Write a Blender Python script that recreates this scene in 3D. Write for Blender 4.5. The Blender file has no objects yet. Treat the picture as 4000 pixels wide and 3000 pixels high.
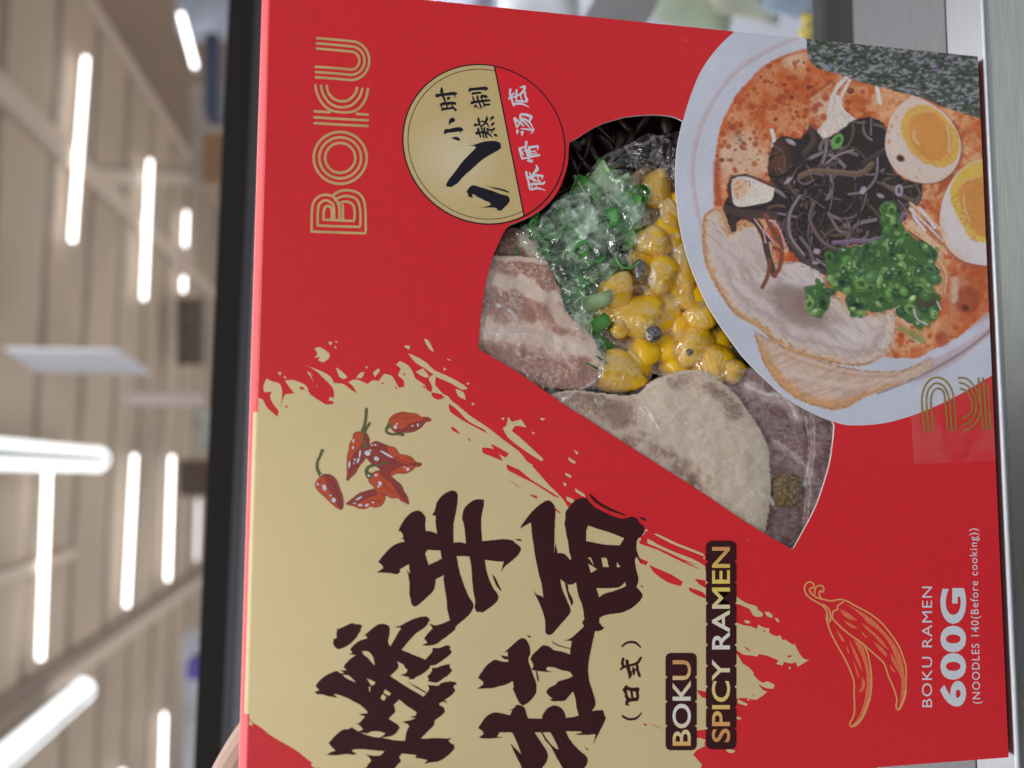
import bpy, math, random
import numpy as np
from mathutils import Vector, Matrix
from mathutils.geometry import delaunay_2d_cdt

S = bpy.context.scene
COL = S.collection
R = random.Random(7)

# ------------------------------------------------------------------ camera
# upright frame: X right, Y away from the viewer, Z up.  The phone was held on its side,
# so the picture is rolled by 90 degrees.  The carton front lies in the plane Y = 0.
F_PX = 3004.0
CX, CY, CZ, PITCH, YAW, ROLL, BH = -0.01582025, -0.2111178, 0.1900409, 0.1728407, -0.07816165, 0.0174551, 0.2211183
BW = 0.22
BH += 0.0025          # the fitted line is the front crease; the bevelled fold rises above it
ca, sa = math.cos(YAW), math.sin(YAW)
cp, sp = math.cos(PITCH), math.sin(PITCH)
cr, sr = math.cos(ROLL), math.sin(ROLL)
M_yaw = np.array([[ca, sa, 0], [-sa, ca, 0], [0, 0, 1]])
M_pit = np.array([[1, 0, 0], [0, cp, -sp], [0, sp, cp]])
M_rol = np.array([[cr, 0, sr], [0, 1, 0], [-sr, 0, cr]])
M = M_rol @ M_pit @ M_yaw            # world -> (right, forward, up) of the upright view
RGT, FWD, UPV = M[0], M[1], M[2]
CAM = np.array([CX, CY, CZ])

cam = bpy.data.cameras.new('camera')
cam_o = bpy.data.objects.new('camera', cam)
COL.objects.link(cam_o)
xr, yr, zr = -UPV, RGT, -FWD
cam_o.matrix_world = Matrix(((xr[0], yr[0], zr[0], CX), (xr[1], yr[1], zr[1], CY),
                             (xr[2], yr[2], zr[2], CZ), (0, 0, 0, 1)))
cam.sensor_width = 36.0
cam.lens = 36.0 * F_PX / 4000.0
cam.clip_start = 0.01
cam.clip_end = 100
cam.dof.use_dof = True
cam.dof.focus_distance = 0.226
cam.dof.aperture_fstop = 7.0
S.camera = cam_o

# ------------------------------------------------------------------ light
W = bpy.data.worlds.new('World')
S.world = W
W.use_nodes = True
wn_ = W.node_tree.nodes
w_tc = wn_.new('ShaderNodeTexCoord')
w_sp = wn_.new('ShaderNodeSeparateXYZ')
w_mr = wn_.new('ShaderNodeMapRange')
w_mr.interpolation_type = 'SMOOTHSTEP'
w_mr.inputs['From Min'].default_value = -0.45
w_mr.inputs['From Max'].default_value = 0.35
w_mr.inputs['To Min'].default_value = 0.07
w_mr.inputs['To Max'].default_value = 0.38
W.node_tree.links.new(w_tc.outputs['Generated'], w_sp.inputs[0])
W.node_tree.links.new(w_sp.outputs[2], w_mr.inputs[0])
W.node_tree.links.new(w_mr.outputs[0], wn_['Background'].inputs[1])
wn_['Background'].inputs[0].default_value = (0.92, 0.95, 1.0, 1)


def area(name, loc, target, sx, sy, power, col=(1, 0.98, 0.96)):
    l = bpy.data.lights.new(name, 'AREA')
    l.shape = 'RECTANGLE'
    l.size, l.size_y, l.energy, l.color = sx, sy, power, col
    o = bpy.data.objects.new(name, l)
    COL.objects.link(o)
    o.location = loc
    d = Vector(target) - Vector(loc)
    o.rotation_euler = d.to_track_quat('-Z', 'Y').to_euler()
    return o


# the shop's ceiling lamps above and behind the photographer
area('ceiling_lamp_light', (0.35, -1.5, 1.95), (0, 0, 0.1), 1.5, 0.16, 21)
area('ceiling_lamp_light', (-0.9, -0.7, 1.95), (0, 0, 0.1), 0.16, 1.5, 9)
area('ceiling_lamp_light', (0.0, 0.9, 1.98), (0, 0.9, 0.1), 2.4, 2.7, 62)
# soft lamp added out of view at the left to give the card its sheen
area('sheen_fill_light', (-0.9, -2.5, 1.0), (-0.1, 0, 0.2), 1.5, 1.2, 9, (1, 0.97, 0.97))
# added upward lamp standing in for light bounced off the shop floor
area('floor_bounce_light', (0.2, 6.5, -1.1), (0.2, 6.5, 2), 9, 8, 300, (1, 0.95, 0.90))
# the freezer's own strip lamp
area('freezer_lamp_light', (0.45, 0.5, 0.235), (0.45, 0.7, -0.1), 0.8, 0.05, 2.2, (0.95, 0.98, 1))

S.view_settings.view_transform = 'Standard'
S.view_settings.look = 'None'
S.view_settings.gamma = 1
S.view_settings.exposure = -0.27
S.cycles.max_bounces = 8
S.cycles.transparent_max_bounces = 16
S.cycles.use_denoising = True
S.cycles.sample_clamp_indirect = 4


# ------------------------------------------------------------------ helpers
def ray(x, y):
    """photo pixel (arrays allowed) -> world direction with unit depth along the view axis"""
    x = np.asarray(x, float)
    y = np.asarray(y, float)
    up = -(x - 2000) / F_PX
    rt = -(y - 1500) / F_PX
    return FWD + rt[..., None] * RGT + up[..., None] * UPV


def at_y(x, y, Y=0.0):
    d = ray(x, y)
    t = (np.asarray(Y, float) - CY) / d[..., 1]
    return CAM + t[..., None] * d


def at_z(x, y, Z):
    d = ray(x, y)
    t = (Z - CZ) / d[..., 2]
    return CAM + t[..., None] * d


def face(pts):
    """photo pixels -> millimetres on the carton front (u right, v up)"""
    p = at_y([q[0] for q in pts], [q[1] for q in pts])
    return np.stack([p[:, 0] * 1000, p[:, 2] * 1000], 1)


def zm(x0, y0, s, pts):
    """points measured in an enlarged crop -> photo pixels (extra values are widths)"""
    return [(x0 + p[0] / s, y0 + p[1] / s) + tuple(w / s for w in p[2:]) for p in pts]


def lin(c):
    return tuple(((v / 255) / 12.92) if v / 255 <= 0.04045 else ((v / 255 + 0.055) / 1.055) ** 2.4 for v in c)


LIGHT = 0.60


def ink(*c):
    """sRGB colour seen under the shop light -> reflectance of the print"""
    a = [v / LIGHT for v in lin(c)]
    k = min(1.0, 0.86 / max(a))
    return tuple(v * k for v in a)


def link(name, me, parent=None, mats=(), smooth=False):
    o = bpy.data.objects.new(name, me)
    COL.objects.link(o)
    for m in mats:
        me.materials.append(m)
    if smooth:
        me.polygons.foreach_set('use_smooth', [True] * len(me.polygons))
    if parent:
        o.parent = parent
    return o


def mesh(name, v, f):
    me = bpy.data.meshes.new(name)
    me.from_pydata([tuple(map(float, p)) for p in v], [], [tuple(map(int, q)) for q in f])
    me.update()
    return me


def thing(name, label, cat, loc=(0, 0, 0), group=None):
    o = bpy.data.objects.new(name, None)
    o.empty_display_size = 0.02
    COL.objects.link(o)
    o.location = loc
    tag(o, label, cat, group)
    return o


def tag(o, label, cat, group=None):
    o['label'] = label
    o['category'] = cat
    if group:
        o['group'] = group
    return o


def struct(o):
    o['kind'] = 'structure'
    return o


def child(o, parent):
    o.parent = parent
    o.matrix_parent_inverse = Matrix.Translation(-Vector(parent.location))
    return o


# ---- materials
def mat(name, col, rough=0.5, spec=0.5, metal=0.0, coat=0.0, noise=0.0, nscale=40.0, bump=0.0, bscale=200.0,
        attr=None, specks=0.0, aniso=None, emit=None, estr=1.0, sss=0.0):
    m = bpy.data.materials.new(name)
    m.use_nodes = True
    nt = m.node_tree
    N = nt.nodes
    b = N['Principled BSDF']
    b.inputs['Roughness'].default_value = rough
    b.inputs['Specular IOR Level'].default_value = spec
    b.inputs['Metallic'].default_value = metal
    if coat:
        b.inputs['Coat Weight'].default_value = coat
        b.inputs['Coat Roughness'].default_value = 0.12
    if sss:
        b.inputs['Subsurface Weight'].default_value = sss
        b.inputs['Subsurface Radius'].default_value = (0.003, 0.0015, 0.0008)
        b.inputs['Subsurface Scale'].default_value = 1.0
    tc = N.new('ShaderNodeTexCoord')
    if attr:
        a = N.new('ShaderNodeAttribute')
        a.attribute_name = attr
        src = a.outputs['Color']
    else:
        rgb = N.new('ShaderNodeRGB')
        rgb.outputs[0].default_value = (*col, 1)
        src = rgb.outputs[0]
    if noise:
        n = N.new('ShaderNodeTexNoise')
        n.inputs['Scale'].default_value = nscale
        n.inputs['Detail'].default_value = 6
        if aniso:
            mp = N.new('ShaderNodeMapping')
            mp.inputs['Scale'].default_value = aniso
            nt.links.new(tc.outputs['Object'], mp.inputs[0])
            nt.links.new(mp.outputs[0], n.inputs[0])
        else:
            nt.links.new(tc.outputs['Object'], n.inputs[0])
        mr = N.new('ShaderNodeMapRange')
        mr.inputs['To Min'].default_value = 1 - noise
        mr.inputs['To Max'].default_value = 1 + noise
        mr.inputs['From Min'].default_value = 0.3
        mr.inputs['From Max'].default_value = 0.7
        nt.links.new(n.outputs[0], mr.inputs[0])
        mx = N.new('ShaderNodeVectorMath')
        mx.operation = 'SCALE'
        nt.links.new(src, mx.inputs[0])
        nt.links.new(mr.outputs[0], mx.inputs['Scale'])
        src = mx.outputs[0]
    if specks:
        v = N.new('ShaderNodeTexVoronoi')
        v.inputs['Scale'].default_value = 260
        nt.links.new(tc.outputs['Object'], v.inputs[0])
        wn = N.new('ShaderNodeTexWhiteNoise')
        nt.links.new(v.outputs['Color'], wn.inputs[0])
        g = N.new('ShaderNodeMath')
        g.operation = 'GREATER_THAN'
        g.inputs[1].default_value = 1 - specks
        nt.links.new(wn.outputs[0], g.inputs[0])
        lt = N.new('ShaderNodeMath')
        lt.operation = 'LESS_THAN'
        lt.inputs[1].default_value = 0.055
        nt.links.new(v.outputs['Distance'], lt.inputs[0])
        mm = N.new('ShaderNodeMath')
        mm.operation = 'MULTIPLY'
        nt.links.new(g.outputs[0], mm.inputs[0])
        nt.links.new(lt.outputs[0], mm.inputs[1])
        m2 = N.new('ShaderNodeMath')
        m2.operation = 'MULTIPLY'
        m2.inputs[1].default_value = 0.45
        nt.links.new(mm.outputs[0], m2.inputs[0])
        mix = N.new('ShaderNodeMix')
        mix.data_type = 'RGBA'
        nt.links.new(m2.outputs[0], mix.inputs[0])
        nt.links.new(src, mix.inputs[6])
        mix.inputs[7].default_value = (0.8, 0.72, 0.7, 1)
        src = mix.outputs[2]
    nt.links.new(src, b.inputs['Base Color'])
    if bump:
        n = N.new('ShaderNodeTexNoise')
        n.inputs['Scale'].default_value = bscale
        n.inputs['Detail'].default_value = 5
        if aniso:
            mp = N.new('ShaderNodeMapping')
            mp.inputs['Scale'].default_value = aniso
            nt.links.new(tc.outputs['Object'], mp.inputs[0])
            nt.links.new(mp.outputs[0], n.inputs[0])
        else:
            nt.links.new(tc.outputs['Object'], n.inputs[0])
        bp = N.new('ShaderNodeBump')
        bp.inputs['Strength'].default_value = bump
        bp.inputs['Distance'].default_value = 0.0006
        nt.links.new(n.outputs[0], bp.inputs['Height'])
        nt.links.new(bp.outputs[0], b.inputs['Normal'])
    if emit:
        b.inputs['Emission Color'].default_value = (*emit, 1)
        b.inputs['Emission Strength'].default_value = estr
    return m


def film_mat(name, haze=0.15, creased=False, hscale=90.0, gloss=1.0, rough=0.07, tint=(0.9, 0.92, 0.95), bump=0.5, bscale=140.0):
    m = bpy.data.materials.new(name)
    m.use_nodes = True
    nt = m.node_tree
    N = nt.nodes
    N.remove(N['Principled BSDF'])
    out = N['Material Output']
    tc = N.new('ShaderNodeTexCoord')
    tr = N.new('ShaderNodeBsdfTransparent')
    df = N.new('ShaderNodeBsdfDiffuse')
    df.inputs[0].default_value = (*tint, 1)
    gl = N.new('ShaderNodeBsdfGlossy')
    gl.inputs['Roughness'].default_value = rough
    n = N.new('ShaderNodeTexNoise')
    n.inputs['Scale'].default_value = hscale
    n.inputs['Detail'].default_value = 7
    n.inputs['Roughness'].default_value = 0.65
    n.inputs['Distortion'].default_value = 0.8
    nt.links.new(tc.outputs['Object'], n.inputs[0])
    mr = N.new('ShaderNodeMapRange')
    mr.inputs['From Min'].default_value = 0.42
    mr.inputs['From Max'].default_value = 0.78
    mr.inputs['To Min'].default_value = haze * 0.25
    mr.inputs['To Max'].default_value = min(haze * 2.4, 0.9)
    nt.links.new(n.outputs[0], mr.inputs[0])
    hz = mr.outputs[0]
    if creased:
        at_ = N.new('ShaderNodeAttribute')
        at_.attribute_name = 'Col'
        ad = N.new('ShaderNodeMath')
        ad.operation = 'ADD'
        ad.use_clamp = True
        nt.links.new(mr.outputs[0], ad.inputs[0])
        nt.links.new(at_.outputs['Fac'], ad.inputs[1])
        hz = ad.outputs[0]
    m1 = N.new('ShaderNodeMixShader')
    nt.links.new(hz, m1.inputs[0])
    nt.links.new(tr.outputs[0], m1.inputs[1])
    nt.links.new(df.outputs[0], m1.inputs[2])
    n2 = N.new('ShaderNodeTexNoise')
    n2.inputs['Scale'].default_value = bscale
    n2.inputs['Detail'].default_value = 4
    n2.inputs['Distortion'].default_value = 1.5
    nt.links.new(tc.outputs['Object'], n2.inputs[0])
    bp = N.new('ShaderNodeBump')
    bp.inputs['Strength'].default_value = bump
    bp.inputs['Distance'].default_value = 0.0012
    nt.links.new(n2.outputs[0], bp.inputs['Height'])
    nt.links.new(bp.outputs[0], gl.inputs['Normal'])
    fr = N.new('ShaderNodeLayerWeight')
    fr.inputs[0].default_value = 0.5
    pw_ = N.new('ShaderNodeMath')
    pw_.operation = 'POWER'
    pw_.inputs[1].default_value = 5
    nt.links.new(fr.outputs['Facing'], pw_.inputs[0])
    ml = N.new('ShaderNodeMath')
    ml.operation = 'MULTIPLY_ADD'
    ml.inputs[1].default_value = 0.5
    ml.inputs[2].default_value = 0.04 * gloss
    nt.links.new(pw_.outputs[0], ml.inputs[0])
    m2 = N.new('ShaderNodeMixShader')
    nt.links.new(ml.outputs[0], m2.inputs[0])
    nt.links.new(m1.outputs[0], m2.inputs[1])
    nt.links.new(gl.outputs[0], m2.inputs[2])
    nt.links.new(m2.outputs[0], out.inputs[0])
    return m


# ---- outlines
def smooth_poly(p, sub=4, corner=52.0, closed=True):
    """Catmull-Rom through the traced points, sharp where the outline turns sharply"""
    p = np.asarray(p, float)
    n = len(p)
    out = []
    sharp = []
    for i in range(n):
        a, b, c = p[i - 1], p[i], p[(i + 1) % n]
        v1, v2 = b - a, c - b
        l = np.linalg.norm(v1) * np.linalg.norm(v2) + 1e-12
        sharp.append(math.degrees(math.acos(max(-1, min(1, float(v1 @ v2) / l)))) > corner)
    for i in range(n):
        p1, p2 = p[i], p[(i + 1) % n]
        if not closed and i == n - 1:
            break
        p0 = p[i - 1] if (closed or i > 0) else p1
        p3 = p[(i + 2) % n] if (closed or i < n - 2) else p2
        L = np.linalg.norm(p2 - p1)
        t1 = np.zeros(2) if False else (p2 - p0) / 2
        t2 = (p3 - p1) / 2
        if sharp[i]:
            t1 = (p2 - p1) * 0.7
        if sharp[(i + 1) % n]:
            t2 = (p2 - p1) * 0.7
        for t in (t1, t2):
            k = np.linalg.norm(t)
            if k > L * 1.1:
                t *= L * 1.1 / k
        for k in range(sub):
            t = k / sub
            h = (2 * t**3 - 3 * t * t + 1) * p1 + (t**3 - 2 * t * t + t) * t1 + (-2 * t**3 + 3 * t * t) * p2 + (t**3 - t * t) * t2
            out.append(h)
    if not closed:
        out.append(p[-1])
    return np.array(out)


def rough_poly(p, amp, seed=1, step=0.35):
    """break the outline up like a dry brush (millimetres)"""
    rr = random.Random(seed)
    out = []
    n = len(p)
    for i in range(n):
        a, b = np.asarray(p[i]), np.asarray(p[(i + 1) % n])
        L = np.linalg.norm(b - a)
        k = max(1, int(L / step))
        nv = np.array([-(b - a)[1], (b - a)[0]]) / (L + 1e-9)
        for j in range(k):
            q = a + (b - a) * (j / k)
            if j:
                q = q + nv * rr.gauss(0, amp)
            out.append(q)
    return np.array(out)


def inside(P, pts):
    P = np.asarray(P, float)
    x, y = pts[:, 0], pts[:, 1]
    r = np.zeros(len(pts), bool)
    j = len(P) - 1
    for i in range(len(P)):
        xi, yi, xj, yj = P[i, 0], P[i, 1], P[j, 0], P[j, 1]
        if yi != yj:
            c = ((yi > y) != (yj > y)) & (x < (xj - xi) * (y - yi) / (yj - yi) + xi)
            r ^= c
        j = i
    return r


def stroke(pts, w=None, n=4):
    """brush stroke: (x, y, width) points -> closed outline"""
    p = np.array([q[:2] for q in pts], float)
    ws = np.array([(q[2] if len(q) > 2 else w) for q in pts], float)
    if len(p) > 2:
        q = smooth_poly(p, n, 75, closed=False)
        tt = np.linspace(0, len(p) - 1, len(q))
        ws = np.interp(tt, np.arange(len(p)), ws)
        p = q
    d = np.gradient(p, axis=0)
    d /= np.linalg.norm(d, axis=1)[:, None] + 1e-9
    nn = np.stack([-d[:, 1], d[:, 0]], 1)
    h = ws[:, None] / 2
    L, Rr = p + nn * h, p - nn * h
    e0 = [p[0] - d[0] * ws[0] * 0.42 + nn[0] * h[0] * 0.6, p[0] - d[0] * ws[0] * 0.42 - nn[0] * h[0] * 0.6]
    e1 = [p[-1] + d[-1] * ws[-1] * 0.42 - nn[-1] * h[-1] * 0.6, p[-1] + d[-1] * ws[-1] * 0.42 + nn[-1] * h[-1] * 0.6]
    return np.concatenate([L, np.array(e1[::-1]), Rr[::-1], np.array(e0[::-1])])


def fill(polys, holes=(), clip=None, keep=None):
    """triangles covering the union of polys minus holes (mm)"""
    V, E = [], []
    for P in list(polys) + list(holes) + ([clip] if clip is not None else []):
        k = len(V)
        n = len(P)
        V += [Vector((float(a), float(b))) for a, b in P]
        E += [(k + i, k + (i + 1) % n) for i in range(n)]
    v, e, f, _, _, _ = delaunay_2d_cdt(V, E, [], 0, 1e-5, False)
    v = np.array([(a.x, a.y) for a in v])
    f = np.array([t for t in f if len(t) == 3])
    c = v[f].mean(1)
    area2 = np.abs(np.cross(v[f[:, 1]] - v[f[:, 0]], v[f[:, 2]] - v[f[:, 0]]))
    if keep is not None:
        ok = keep(c)
    else:
        ok = np.zeros(len(c), bool)
        for P in polys:
            ok |= inside(P, c)
        for P in holes:
            ok &= ~inside(P, c)
        if clip is not None:
            ok &= inside(clip, c)
    ok &= area2 > 1e-7
    return v, f[ok]


def orient(v, f):
    """wind triangles so that they face the viewer (-Y) once lifted"""
    cr_ = np.cross(v[f[:, 1]] - v[f[:, 0]], v[f[:, 2]] - v[f[:, 0]])
    f = f.copy()
    flip = cr_ < 0
    f[flip] = f[flip][:, ::-1]
    return f


def prune(v, f):
    us_ = np.unique(f)
    im = -np.ones(len(v), int)
    im[us_] = np.arange(len(us_))
    return v[us_], im[f]


def printed(name, polys, material, h, parent, holes=(), clip=None, col=None):
    """ink lying h mm above the board"""
    v, f = fill(polys, holes, clip)
    f = orient(v, f)
    used = np.unique(f)
    ix = -np.ones(len(v), int)
    ix[used] = np.arange(len(used))
    v, f = v[used], ix[f]
    me = mesh(name, [(a / 1000, -h / 1000, b / 1000) for a, b in v], f)
    if col is not None:
        set_col(me, col(v))
    return link(name, me, parent, [material])


def set_col(me, c):
    c = np.asarray(c, float)
    if c.shape[1] == 3:
        c = np.concatenate([c, np.ones((len(c), 1))], 1)
    a = me.color_attributes.new('Col', 'FLOAT_COLOR', 'POINT')
    a.data.foreach_set('color', c.ravel())


def fz(z, pts, sub=4, corner=52):
    return smooth_poly(face([q[:2] for q in zm(*z, pts)]), sub, corner)


def fs(z, pts, w=None):
    q = zm(*z, pts)
    return face(stroke(q, (w / z[2]) if w else None))


def ell(z, x, y, a, b, ang=0, n=14):
    t = np.linspace(0, 2 * math.pi, n, endpoint=False)
    c, s = math.cos(ang), math.sin(ang)
    pts = [(x + a * math.cos(k) * c - b * math.sin(k) * s, y + a * math.cos(k) * s + b * math.sin(k) * c) for k in t]
    return face(zm(*z, pts))


# ---- value noise
def vnoise(x, y, seed=0):
    xi, yi = np.floor(x).astype(np.int64), np.floor(y).astype(np.int64)
    xf, yf = x - xi, y - yi

    def h(a, b):
        n = (a * 374761393 + b * 668265263 + seed * 974634777) & 0xFFFFFFFF
        n = ((n ^ (n >> 13)) * 1274126177) & 0xFFFFFFFF
        return ((n ^ (n >> 16)) & 0xFFFF) / 65535.0
    u, v = xf * xf * (3 - 2 * xf), yf * yf * (3 - 2 * yf)
    return (h(xi, yi) * (1 - u) + h(xi + 1, yi) * u) * (1 - v) + (h(xi, yi + 1) * (1 - u) + h(xi + 1, yi + 1) * u) * v


def fbm(x, y, seed=0, oct=4):
    s, a, t = 0, 0.5, 0
    for o in range(oct):
        s = s + a * vnoise(x * 2**o + o * 17.3, y * 2**o + o * 9.1, seed + o)
        t += a
        a *= 0.55
    return s / t


def sst(a, b, x):
    t = np.clip((x - a) / (b - a), 0, 1)
    return t * t * (3 - 2 * t)


def seg_dist(X, Y, P, closed=True):
    d = np.full(X.shape, 1e9)
    n = len(P)
    for i in range(n if closed else n - 1):
        a, b = P[i], P[(i + 1) % n]
        ex, ey = b[0] - a[0], b[1] - a[1]
        t = np.clip(((X - a[0]) * ex + (Y - a[1]) * ey) / (ex * ex + ey * ey + 1e-9), 0, 1)
        d = np.minimum(d, np.hypot(X - a[0] - t * ex, Y - a[1] - t * ey))
    return d


# ------------------------------------------------------------------ carton
HW = BW / 2 * 1000
HH = BH * 1000
DEPTH = 0.046
RED = ink(184, 30, 38)
m_red = mat('red_card', RED, rough=0.40, spec=0.5, bump=0.05, bscale=900, specks=0.035, noise=0.03, nscale=300)
m_redbadge = mat('bright_red_print', ink(214, 30, 44), rough=0.42, noise=0.03, nscale=300)
m_card = mat('white_card_edge', (0.82, 0.8, 0.78), rough=0.8)
m_gold = mat('gold_print', (0.90, 0.73, 0.40), rough=0.42, metal=0.28, noise=0.02, nscale=60, bump=0.03, bscale=900, specks=0.012)
m_goldb = mat('badge_gold', (1, 1, 1), rough=0.46, metal=0.15, noise=0.02, nscale=700, attr='Col')
m_ink = mat('dark_brown_ink', ink(50, 20, 24), rough=0.42, spec=0.22)
m_black = mat('blue_black_ink', ink(26, 24, 34), rough=0.42, spec=0.22)
m_white = mat('white_ink', ink(236, 242, 252), rough=0.45)
m_foil = mat('gold_foil', (0.86, 0.60, 0.27), rough=0.42, metal=0.5, noise=0.12, nscale=120)
m_line = mat('pale_gold_line', ink(200, 140, 88), rough=0.45)
m_shade = mat('gold_hatching', ink(190, 98, 66), rough=0.45, noise=0.25, nscale=900, aniso=(1, 1, 3))
m_grad = mat('graded_gold_ink', (1, 1, 1), rough=0.45, attr='Col')
m_pep = mat('pepper_red_ink', ink(166, 66, 38), rough=0.45, noise=0.08, nscale=300)
m_pepd = mat('pepper_dark_ink', ink(128, 50, 46), rough=0.45, noise=0.06, nscale=300)
m_peps = mat('pepper_stem_ink', ink(76, 88, 52), rough=0.45)
m_pepo = mat('pepper_outline_ink', ink(84, 30, 26), rough=0.45)
m_rim = mat('bowl_white_print', ink(196, 200, 216), rough=0.4)
m_pic = mat('photo_print', (1, 1, 1), rough=0.4, attr='Col', specks=0.01)

box = thing('noodle_box', 'red and gold cardboard noodle carton with a cut-out window standing on the steel ledge', 'food box')

WINDOW = [(2225, 558), (2255, 539), (2336, 490), (2403, 467.5), (2463, 454), (2559, 448), (2626, 455), (2663, 471),
          (2700, 500), (2720, 700), (2740, 900), (2790, 1050), (2850, 1150), (2950, 1300), (3100, 1450), (3300, 1600),
          (3252, 1650), (3259, 1660), (3255, 1718), (3243, 1803), (3225, 1869), (3195, 1960), (3164, 2026), (3128, 2092),
          (3104, 2136), (3097, 2143), (3089, 2143), (3068, 2131), (2911, 2038), (2742, 1923), (2501, 1770), (2290, 1634),
          (2200, 1577), (2021, 1453), (1880, 1370), (1871, 1362), (1869, 1350), (1878, 1244), (1890, 1153), (1915, 1033), (1945, 955),
          (1981, 888), (2023, 867), (2071, 846), (2125, 810), (2174, 756), (2204, 689), (2219, 629)]
ZB = (2600, 100, 1.0375)
BOWL = [(285, 20), (215, 85), (150, 172), (110, 260), (80, 350), (60, 430), (47, 500), (41, 580), (42, 660), (48, 730), (57, 800),
        (75, 885), (98, 962), (130, 1045), (167, 1125), (212, 1200), (262, 1272), (320, 1348), (390, 1420), (480, 1500),
        (580, 1562), (680, 1605), (750, 1620), (880, 1612), (1000, 1580), (1100, 1540), (1200, 1490), (1310, 1425), (1400, 1380),
        (1400, -40), (360, -40)]
bowl_mm = smooth_poly(face(zm(*ZB, BOWL)), 6, 52)
win_mm = smooth_poly(face(WINDOW), 4, 60)
R_E = 2.7      # radius of the rounded top fold
rect_mm = np.array([(-HW, 0), (HW, 0), (HW, HH - R_E), (-HW, HH - R_E)], float)
rect_d = np.concatenate([np.linspace(rect_mm[i], rect_mm[(i + 1) % 4], 24, endpoint=False) for i in range(4)])


def keep_panel(c):
    return inside(rect_mm, c) & ~(inside(win_mm, c) & ~inside(bowl_mm, c))


v, f = fill([rect_d, win_mm, bowl_mm], keep=keep_panel)
f = orient(v, f)
used = np.unique(f)
ix = -np.ones(len(v), int)
ix[used] = np.arange(len(used))
v, f = v[used], ix[f]
n0 = len(v)
V3 = [(a / 1000, 0, b / 1000) for a, b in v] + [(a / 1000, 0.0006, b / 1000) for a, b in v]
F3 = [tuple(t) for t in f] + [tuple(int(q) + n0 for q in t[::-1]) for t in f]
cnt = {}
for t in f:
    for i in range(3):
        a, b = int(t[i]), int(t[(i + 1) % 3])
        cnt[(a, b)] = 1
wall = [(a, b) for a, b in cnt if (b, a) not in cnt]
F3 += [(b, a, a + n0, b + n0) for a, b in wall]
me = mesh('front_panel', V3, F3)
o = link('front_panel', me, box, [m_red, m_card])
for i in range(len(f), len(F3)):
    me.polygons[i].material_index = 1
o['label'] = 'red front panel with a cut-out window'

# rounded top fold, top, sides, back and bottom of the carton
H0 = HH - R_E
FOLD = [(0, H0), (.05, H0 + .28), (.2, H0 + .55), (.5, H0 + .92), (.95, H0 + 1.43), (1.55, H0 + 2.1), (1.85, H0 + 2.4), (2.2, H0 + 2.6), (R_E, HH)]
prof = FOLD + [(DEPTH * 1000, HH)]
xs = np.linspace(-HW, HW, 41)
V3, F3 = [], []
for (d, z) in prof:
    for x in xs:
        V3.append((x / 1000, d / 1000, z / 1000))
nx = len(xs)
for i in range(len(prof) - 1):
    for j in range(nx - 1):
        F3.append((i * nx + j, i * nx + j + 1, (i + 1) * nx + j + 1, (i + 1) * nx + j))
link('top_panel', mesh('top_panel', V3, F3), box, [mat('red_fold', RED, rough=0.36, spec=0.55, coat=0.3, noise=0.05, nscale=500)], True)
D = DEPTH
for s in (-1, 1):
    x = s * BW / 2
    q = [(x, 0.0007, 0), (x, D, 0), (x, D, BH), (x, 0.0027, BH - 0.0001), (x, 0.0007, BH - 0.0027)]
    link('side_panel', mesh('side_panel', q, [(0, 1, 2, 3, 4) if s > 0 else (4, 3, 2, 1, 0)]), box, [m_red])
link('back_panel', mesh('back_panel', [(-BW / 2, D, 0), (BW / 2, D, 0), (BW / 2, D, BH), (-BW / 2, D, BH)], [(0, 1, 2, 3)]), box, [mat('inner_tray_brown', (.06, .042, .036), rough=.5, noise=.5, nscale=60)])
link('bottom_panel', mesh('bottom_panel', [(-BW / 2, 0.0007, 0.0002), (BW / 2, 0.0007, 0.0002), (BW / 2, D, 0.0002), (-BW / 2, D, 0.0002)], [(0, 1, 2, 3)]), box, [m_red])

# ---- gold brush patch
G = (900, 1200, 1.3825)
Fz = (2300, 2000, 1.3012)
Z32 = (900, 1900, 1.3012)
E5 = (2000, 1900, 2.7643)
T8 = (2780, 1950, 1.9518)
edge_px = [(1003, 1625), (990, 2000), (975, 2400), (964, 2800)]
main = zm(*G, [(140, 520), (150, 490), (175, 500), (200, 545), (255, 592), (262, 560), (230, 520), (215, 480), (225, 455),
               (185, 460), (178, 430), (195, 385), (225, 400), (260, 410), (275, 430), (280, 470), (270, 545), (285, 490),
               (300, 470), (345, 465), (310, 420), (295, 395), (345, 395), (410, 425), (430, 470), (515, 525), (540, 485),
               (560, 490), (555, 440), (500, 380), (470, 350), (440, 330), (405, 310), (420, 320), (450, 330), (500, 350),
               (540, 375), (560, 410), (610, 415), (650, 445), (685, 465), (660, 425), (635, 405), (680, 390), (740, 415),
               (770, 395), (800, 400), (830, 360), (870, 370), (890, 400), (910, 435), (940, 430), (935, 395), (905, 370),
               (920, 330), (895, 310), (915, 290), (960, 315), (985, 350), (1000, 385), (1050, 420), (1060, 445), (1085, 460),
               (1090, 430), (1070, 390), (1085, 370), (1110, 365), (1105, 420), (1150, 470), (1175, 480), (1190, 500), (1240, 540), (1300, 590),
               (1390, 650), (1480, 720), (1560, 780), (1600, 830), (1650, 880), (1720, 960), (1790, 1030), (1830, 1090)])
main += zm(*E5, [(600, 240), (800, 300), (1300, 380), (1390, 560)])
main += zm(*Fz, [(262, 150), (330, 180), (420, 225), (520, 275), (600, 300), (700, 330), (690, 560), (700, 960), (650, 1000), (640, 1100), (590, 1165), (590, 1190), (552, 1208),
                 (530, 1232), (575, 1285), (560, 1330)])
main += [(2740, 3060), (1330, 3060)] + zm(*Z32, [(455, 1431), (410, 1400), (360, 1360), (300, 1320), (200, 1262), (160, 1228), (115, 1200), (88, 1172), (70, 1160)])
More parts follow.
